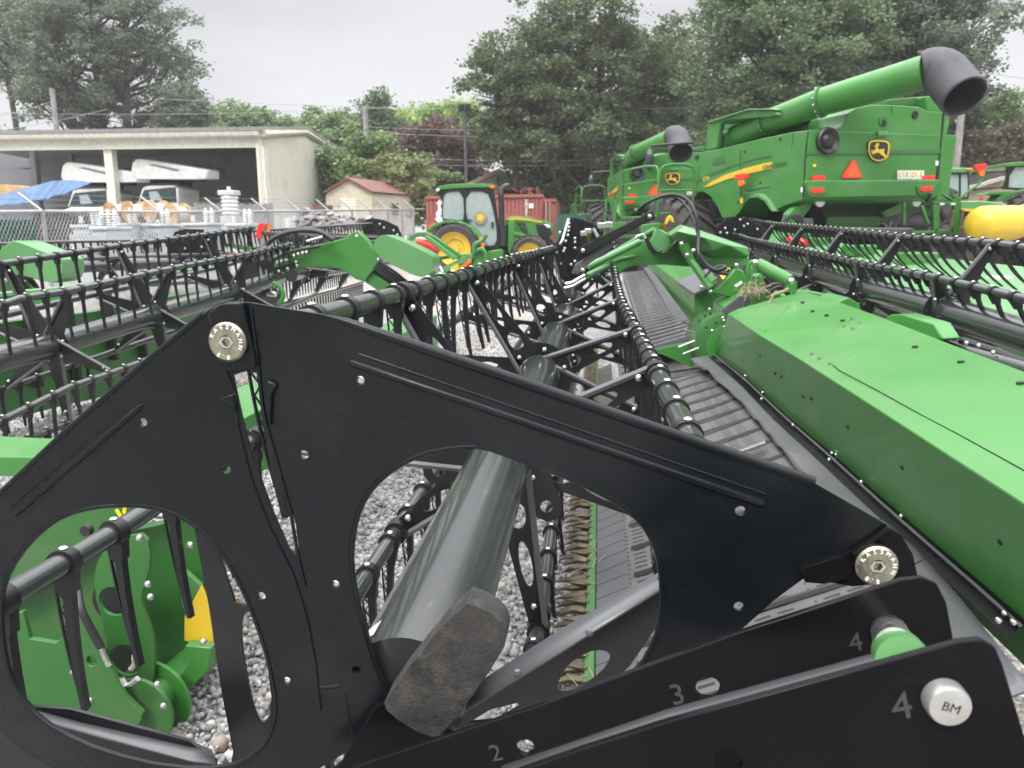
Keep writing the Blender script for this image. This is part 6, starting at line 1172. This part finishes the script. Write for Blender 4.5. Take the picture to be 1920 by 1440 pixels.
GS = thing('green_skip', 'dark green metal bin beside the red container', 'bin', W(1055, 440, 25)); MB().prism(P([(1043, 402), (1075, 400), (1100, 405), (1100, 470), (1043, 470)], 25), (0, 1.2, 0)).build('bin_body', M['screen'], GS, smooth=0)
# signs in the yard
OS = thing('orange_marker_sign', 'orange and dark striped marker sign standing behind the left reels', 'sign', W(490, 470, 15)); 
for pts, m in (([(478, 446), (484, 420), (493, 418), (497, 420), (490, 446)], 'orange'), ([(490, 446), (497, 420), (502, 419), (499, 446)], 'rroof'), ([(498, 446), (502, 419), (507, 420), (507, 428), (503, 442), (500, 446)], 'orange')): MB().prism(P(pts, 15), (0, .02, 0)).build('sign_stripe', M['red'] if pts[0][0] == 478 else M[m], OS, smooth=0)
MB().tube([W(491, 446, 15.05), W(491, 520, 15.05)], .03, 6).build('sign_post', M['galv'], OS)
FLG = thing('striped_boards', 'green white and red striped boards leaning behind the left reel', 'board', W(440, 500, 14.6))
for k in range(4):
    x = 418+k*14
    for (dy, m) in ((0, 'green_dull'), (9, 'wink'), (14, 'red'), (21, 'wink')): MB().prism(P([(x, 455+dy+k*2), (x+9, 456+dy+k*2), (x+14, 463+dy+k*2), (x+5, 463+dy+k*2)], 14.6), (0, .03, 0)).build('stripe', M[m], FLG, smooth=0)
# poles and wires
def pole(x, y0, y1, Y, r, name, label, cat, m='greyw'):
    t_ = W(x, y0, Y); b_ = Vector((t_.x, t_.y, gz(t_.x, t_.y))); t = thing(name, label, cat, b_); MB().tube([b_, t_], [r*1.2, r], 10).build('pole_shaft', M[m], t); return t, t_
t, p = pole(871, 206, 345, 38, .07, 'yard_light_pole', 'tall thin yard light pole with two floodlights behind the tractor', 'light pole', 'grey_plastic')
for s_ in (-1, 1): MB().box(p+Vector((s_*.16, 0, .1)), (.26, .3, .34)).build('floodlight', M['plastic'], t, smooth=0, bevel=.04)
t, p = pole(97, 166, 250, 40, .13, 'utility_pole', 'leaning wooden utility pole in front of the big left tree', 'utility pole'); pa, pb2 = p, pole(684, 200, 280, 42, .13, 'utility_pole', 'dark wooden utility pole above the small hut', 'utility pole')[1]; pc_ = pole(1803, 205, 320, 34, .13, 'utility_pole', 'pale wooden utility pole right of the big combine', 'utility pole')[1]
def wire(a, b, sag, i): 
    pts = [a.lerp(b, k/14)-ZA*sag*4*(k/14)*(1-k/14) for k in range(15)]; tag(MB().tube(pts, .014, 4).build('overhead_wire', M['galv'], None), ['highest overhead wire running across the sky', 'second overhead wire, just under the highest', 'third overhead wire down, crossing before the trees', 'fourth overhead wire down, crossing before the trees', 'fifth overhead wire above the container', 'lowest overhead wire just above the container', 'upper overhead wire left of the big left tree', 'lower overhead wire left of the big left tree', 'overhead wire at the right edge beyond the black spout'][i], 'wire', 'overhead wires')
for i, (a, b, s_) in enumerate((((-200, 205, 41), (1400, 150, 41), .8), ((300, 185, 41), (1400, 200, 41), .3), ((690, 238, 41), (1400, 232, 41), .25), ((640, 245, 41), (1400, 248, 41), .3), ((760, 296, 40), (1200, 299, 40), .1), ((760, 308, 40), (1200, 306, 40), .1), ((-200, 240, 40), (100, 190, 40), .3), ((-200, 262, 40), (200, 205, 40), .3), ((1780, 120, 36), (2100, 150, 36), .3))): wire(W(*a), W(*b), s_, i)
# ------------------------------------------------------------------ trees
def leafmat(name, cols):
    m = bpy.data.materials.new(name); m.use_nodes = True; n = m.node_tree; l = n.links.new; p = n.nodes['Principled BSDF']; g = n.nodes.new('ShaderNodeNewGeometry'); rp = n.nodes.new('ShaderNodeValToRGB'); l(g.outputs['Random Per Island'], rp.inputs[0])
    for k, c in enumerate(cols):
        e = rp.color_ramp.elements[k] if k < 2 else rp.color_ramp.elements.new(k/(len(cols)-1)); e.position = k/(len(cols)-1); e.color = (*c, 1)
    l(rp.outputs[0], p.inputs['Base Color']); p.inputs['Roughness'].default_value = .55; p.inputs['Specular IOR Level'].default_value = .35
    tr = n.nodes.new('ShaderNodeBsdfTranslucent'); l(rp.outputs[0], tr.inputs[0]); mx = n.nodes.new('ShaderNodeMixShader'); mx.inputs[0].default_value = .35; l(p.outputs[0], mx.inputs[1]); l(tr.outputs[0], mx.inputs[2]); l(mx.outputs[0], n.nodes['Material Output'].inputs[0]); return m
LM = {'olive': leafmat('olive_foliage', [(.07, .098, .05), (.10, .135, .066), (.14, .175, .085), (.19, .215, .11)]), 'dark': leafmat('dark_foliage', [(0.070, 0.116, 0.062), (0.116, 0.171, 0.085), (0.155, 0.232, 0.109), (0.202, 0.264, 0.132)]), 'mid': leafmat('mid_foliage', [(0.093, 0.155, 0.070), (0.147, 0.232, 0.093), (0.202, 0.295, 0.116), (0.264, 0.341, 0.139)]), 'light': leafmat('light_foliage', [(0.155, 0.264, 0.078), (0.232, 0.372, 0.109), (0.310, 0.449, 0.139), (0.434, 0.496, 0.171)]),
      'yel': leafmat('yellowing_foliage', [(.15, .18, .07), (.2, .23, .09), (.26, .27, .12), (.3, .3, .15)]), 'red': leafmat('maroon_foliage', [(0.078, 0.046, 0.050), (0.132, 0.078, 0.074), (0.186, 0.116, 0.093), (0.155, 0.139, 0.093)]), 'grey': leafmat('grey_green_foliage', [(0.101, 0.132, 0.093), (0.139, 0.178, 0.124), (0.194, 0.232, 0.163), (0.248, 0.287, 0.202)]), 'rust': leafmat('rusty_foliage', [(.11, .11, .07), (.15, .14, .09), (.21, .17, .11), (.19, .19, .12)])}  # foliage colours lightened and greyed, standing in for distance haze
BARK = mat('bark', (.075, .062, .052), .9, var=.4, sc=5, bump=.5, bsc=12)
def tree(px, ytop, ybot, wpx, Y, kind, label, nl=20000, ncl=70, leaf=.16, trunk=.3, cl=.9, name='tree', group=None, droop=0, multi=1, seed=None, flat=1.0, bias=0.0):
    if seed is not None: random.seed(seed); np.random.seed(seed)
    top = W(px, ytop, Y); bot = W(px, ybot, Y); x0, y0 = top.x, Y; g = gz(x0, y0); rx = wpx/2*Y/1442/.985; zc_ = (top.z+bot.z)/2; rz_ = (top.z-bot.z)/2
    t = thing(name, label, 'tree' if name == 'tree' else name, (x0, y0, g), 0, group)
    # limb skeleton
    tb = MB(); base = Vector((x0, y0, g)); ends = []
    for m_ in range(multi):
        off_ = Vector(((m_-(multi-1)/2)*.9*rx*.5, random.uniform(-.5, .5), 0)); b0 = base+off_*.25; fork = base+off_*.6+ZA*max(.8, (bot.z-g)*.8); topp = base+off_+ZA*(zc_+rz_*.75-g)
        tb.tube(smoothpts([tuple(b0), tuple(fork), tuple(fork.lerp(topp, .5)+Vector((random.uniform(-.4, .4), random.uniform(-.4, .4), 0))), tuple(topp)], 1), [trunk*(1-.87*k/7) for k in range(8)], 9)
        ends.append((fork, topp))
    cen = []
    for i in range(ncl):
        for _ in range(20):
            q = np.random.normal(size=3); q /= np.linalg.norm(q); rr = random.uniform(.35, 1.0)**.6
            lobe = 1+.16*math.sin(3.1*q[0]+5*q[2]+px)+.12*math.sin(7*q[0]-4*q[1]+px*.3)
            p = np.array([q[0]*rx*rr*lobe, q[1]*rx*.8*rr*lobe, q[2]*rz_*rr*lobe]); 
            if bias and p[2] < 0: p[:2] *= (1-bias*abs(p[2])/rz_)
            if not cen or min(np.linalg.norm((p-c)/np.array([1, 1, .7])) for c in cen) > cl*.75: break
        cen.append(p)
    for c in cen:
        fork, topp = random.choice(ends); e = Vector((x0+c[0], y0+c[1], zc_+c[2])); f_ = max(.05, min(.92, (e.z-fork.z)/(topp.z-fork.z)-.22)); s_ = fork.lerp(topp, f_); md = s_.lerp(e, .5)+Vector((random.uniform(-.4, .4), random.uniform(-.4, .4), -.12*(e-s_).length))
        r_ = trunk*.16+.012*(e-s_).length; tb.tube([s_, md, e], [r_, r_*.6, r_*.2], 5, False)
        for k in range(3): tb.tube([md.lerp(e, .3*k), e+Vector((random.gauss(0, cl*.7), random.gauss(0, cl*.7), random.gauss(0, cl*.5)))], [r_*.35, r_*.1], 4, False)
    tb.build('trunk', BARK, t, smooth=60, recalc=False)
    cen = np.array(cen); sub = np.repeat(cen, 7, axis=0)+np.random.normal(size=(len(cen)*7, 3))*np.array([cl*.75, cl*.75, cl*.42]); wts = np.random.uniform(.3, 1.7, len(sub)); idx = np.random.choice(len(sub), nl, p=wts/wts.sum())
    pos = sub[idx]+np.random.normal(size=(nl, 3))*np.array([cl*.32, cl*.32, cl*.17]); pos += np.array([x0, y0, zc_])
    if droop: pos[:, 2] -= droop*np.random.uniform(0, 1, nl)**2
    q = np.array([(-.55, -.28, 0), (.1, -.4, .08), (.6, 0, -.05), (.1, .4, .08), (-.55, .28, 0)])
    s_ = leaf*np.random.lognormal(0, .3, (nl, 1, 1)); rot = random_rot(nl); vs = np.einsum('nij,nkj->nki', rot, q[None]*s_)*np.array([1, 1, .75])+pos[:, None]
    vs[:, :, 2] = np.maximum(vs[:, :, 2], g+.05)
    big('crown', vs.reshape(-1, 3), np.arange(5)[None]+5*np.arange(nl)[:, None], LM[kind], t); return t
tree(160, -60, 262, 345, 46, 'grey', 'large spreading grey-green tree behind the open shed at left', 58000, 90, .135, .42, .95, seed=3, multi=3)
tree(0, -30, 150, 150, 48, 'grey', 'tree crown at the left edge overlapping the large left tree', 16000, 28, .14, .25, 1.1, seed=4)
tree(340, 160, 262, 80, 44, 'grey', 'small thin tree at the right foot of the large left tree', 9000, 22, .12, .15, .6, seed=5)
tree(430, 208, 262, 120, 62, 'mid', 'low round green tree behind the shed roof', 10000, 26, .2, .2, 1.0, seed=6); tree(505, 226, 262, 80, 64, 'mid', 'smallest green tree behind the shed roof, right of the round one', 5000, 14, .2, .2, .9, seed=7); tree(22, 246, 268, 40, 60, 'mid', 'tiny distant tree top over the shed roof at far left', 1500, 6, .2, .15, .6, seed=8)
tree(628, 210, 290, 105, 56, 'mid', 'rounded green tree just right of the shed', 13000, 30, .19, .22, .9, seed=9)
tree(708, 178, 330, 66, 48, 'dark', 'narrow dark conifer beside the dark utility pole', 12000, 40, .14, .18, .6, seed=10, bias=-.5)
tree(760, 205, 330, 110, 60, 'light', 'pale green tree left of the light pole', 14000, 30, .2, .25, 1.0, seed=11); tree(835, 168, 320, 120, 62, 'light', 'taller pale green tree behind the light pole', 18000, 36, .2, .25, 1.05, seed=12)
tree(815, 238, 385, 210, 46, 'red', 'wide maroon leaved tree behind the light pole', 26000, 60, .17, .25, .95, seed=13)
tree(700, 265, 400, 170, 36, 'mid', 'bushy green tree behind the small hut', 24000, 50, .14, .2, .7, seed=14); tree(745, 300, 410, 100, 34, 'yel', 'yellow-green bush right of the small hut', 12000, 24, .12, .15, .55, name='shrub', seed=15); tree(660, 275, 400, 70, 38, 'light', 'bright green bush against the shed end wall', 9000, 20, .13, .15, .6, name='shrub', seed=16)
tree(1090, -25, 385, 315, 42, 'olive', 'huge dark green tree at centre behind the farther combine', 88000, 120, .13, .5, .9, seed=17, multi=2, bias=-.25); tree(965, 150, 330, 110, 41, 'olive', 'lower left limb mass beside the huge centre tree', 20000, 34, .13, .2, .75, seed=18); tree(1180, 250, 400, 260, 44, 'olive', 'dense dark understorey tree below the huge centre tree', 26000, 44, .17, .25, 1.0, seed=24)
tree(1275, 60, 300, 110, 52, 'olive', 'thin olive tree between the two big trees', 17000, 34, .19, .25, 1.0, seed=19)
tree(1490, -110, 290, 300, 38, 'dark', 'big dark tree behind the unloading auger, left of its twin', 64000, 95, .125, .5, .92, seed=20, multi=2); tree(1735, -120, 200, 280, 40, 'grey', 'big tree with bare limbs behind the black spout at right', 40000, 72, .135, .5, .88, seed=21, multi=3)
tree(1600, 60, 330, 320, 46, 'dark', 'shaded tree mass behind the nearer combine\'s hood', 32000, 50, .14, .3, 1.0, seed=25)
tree(1860, 185, 345, 150, 44, 'mid', 'green tree at the right edge behind the pale utility pole', 18000, 36, .17, .25, .9, seed=22); tree(1900, 240, 350, 110, 40, 'rust', 'rust tinted tree at the right edge', 11000, 24, .16, .2, .8, seed=23)
tree(1340, 230, 400, 200, 48, 'dark', 'dark bushy tree behind the combine\'s grain tank', 18000, 36, .18, .25, 1.0, seed=26)

# ------------------------------------------------------------------ thin haze volume that pales the far trees
hz = MB().box((0, 171, 17), (324, 466, 38)).build('haze', None or bpy.data.materials.new('haze_volume'), None, smooth=0)
hm = hz.data.materials[0]; hm.use_nodes = True; hn_ = hm.node_tree; hn_.nodes.clear(); ho = hn_.nodes.new('ShaderNodeOutputMaterial'); pv = hn_.nodes.new('ShaderNodeVolumePrincipled'); pv.inputs['Color'].default_value = (.93, .94, .96, 1); pv.inputs['Density'].default_value = .0008; hn_.links.new(pv.outputs[0], ho.inputs['Volume'])
tag(hz, 'thin pale haze lying over the whole yard, softening the far trees', 'haze', kind='stuff')
SC.cycles.volume_bounces = 1
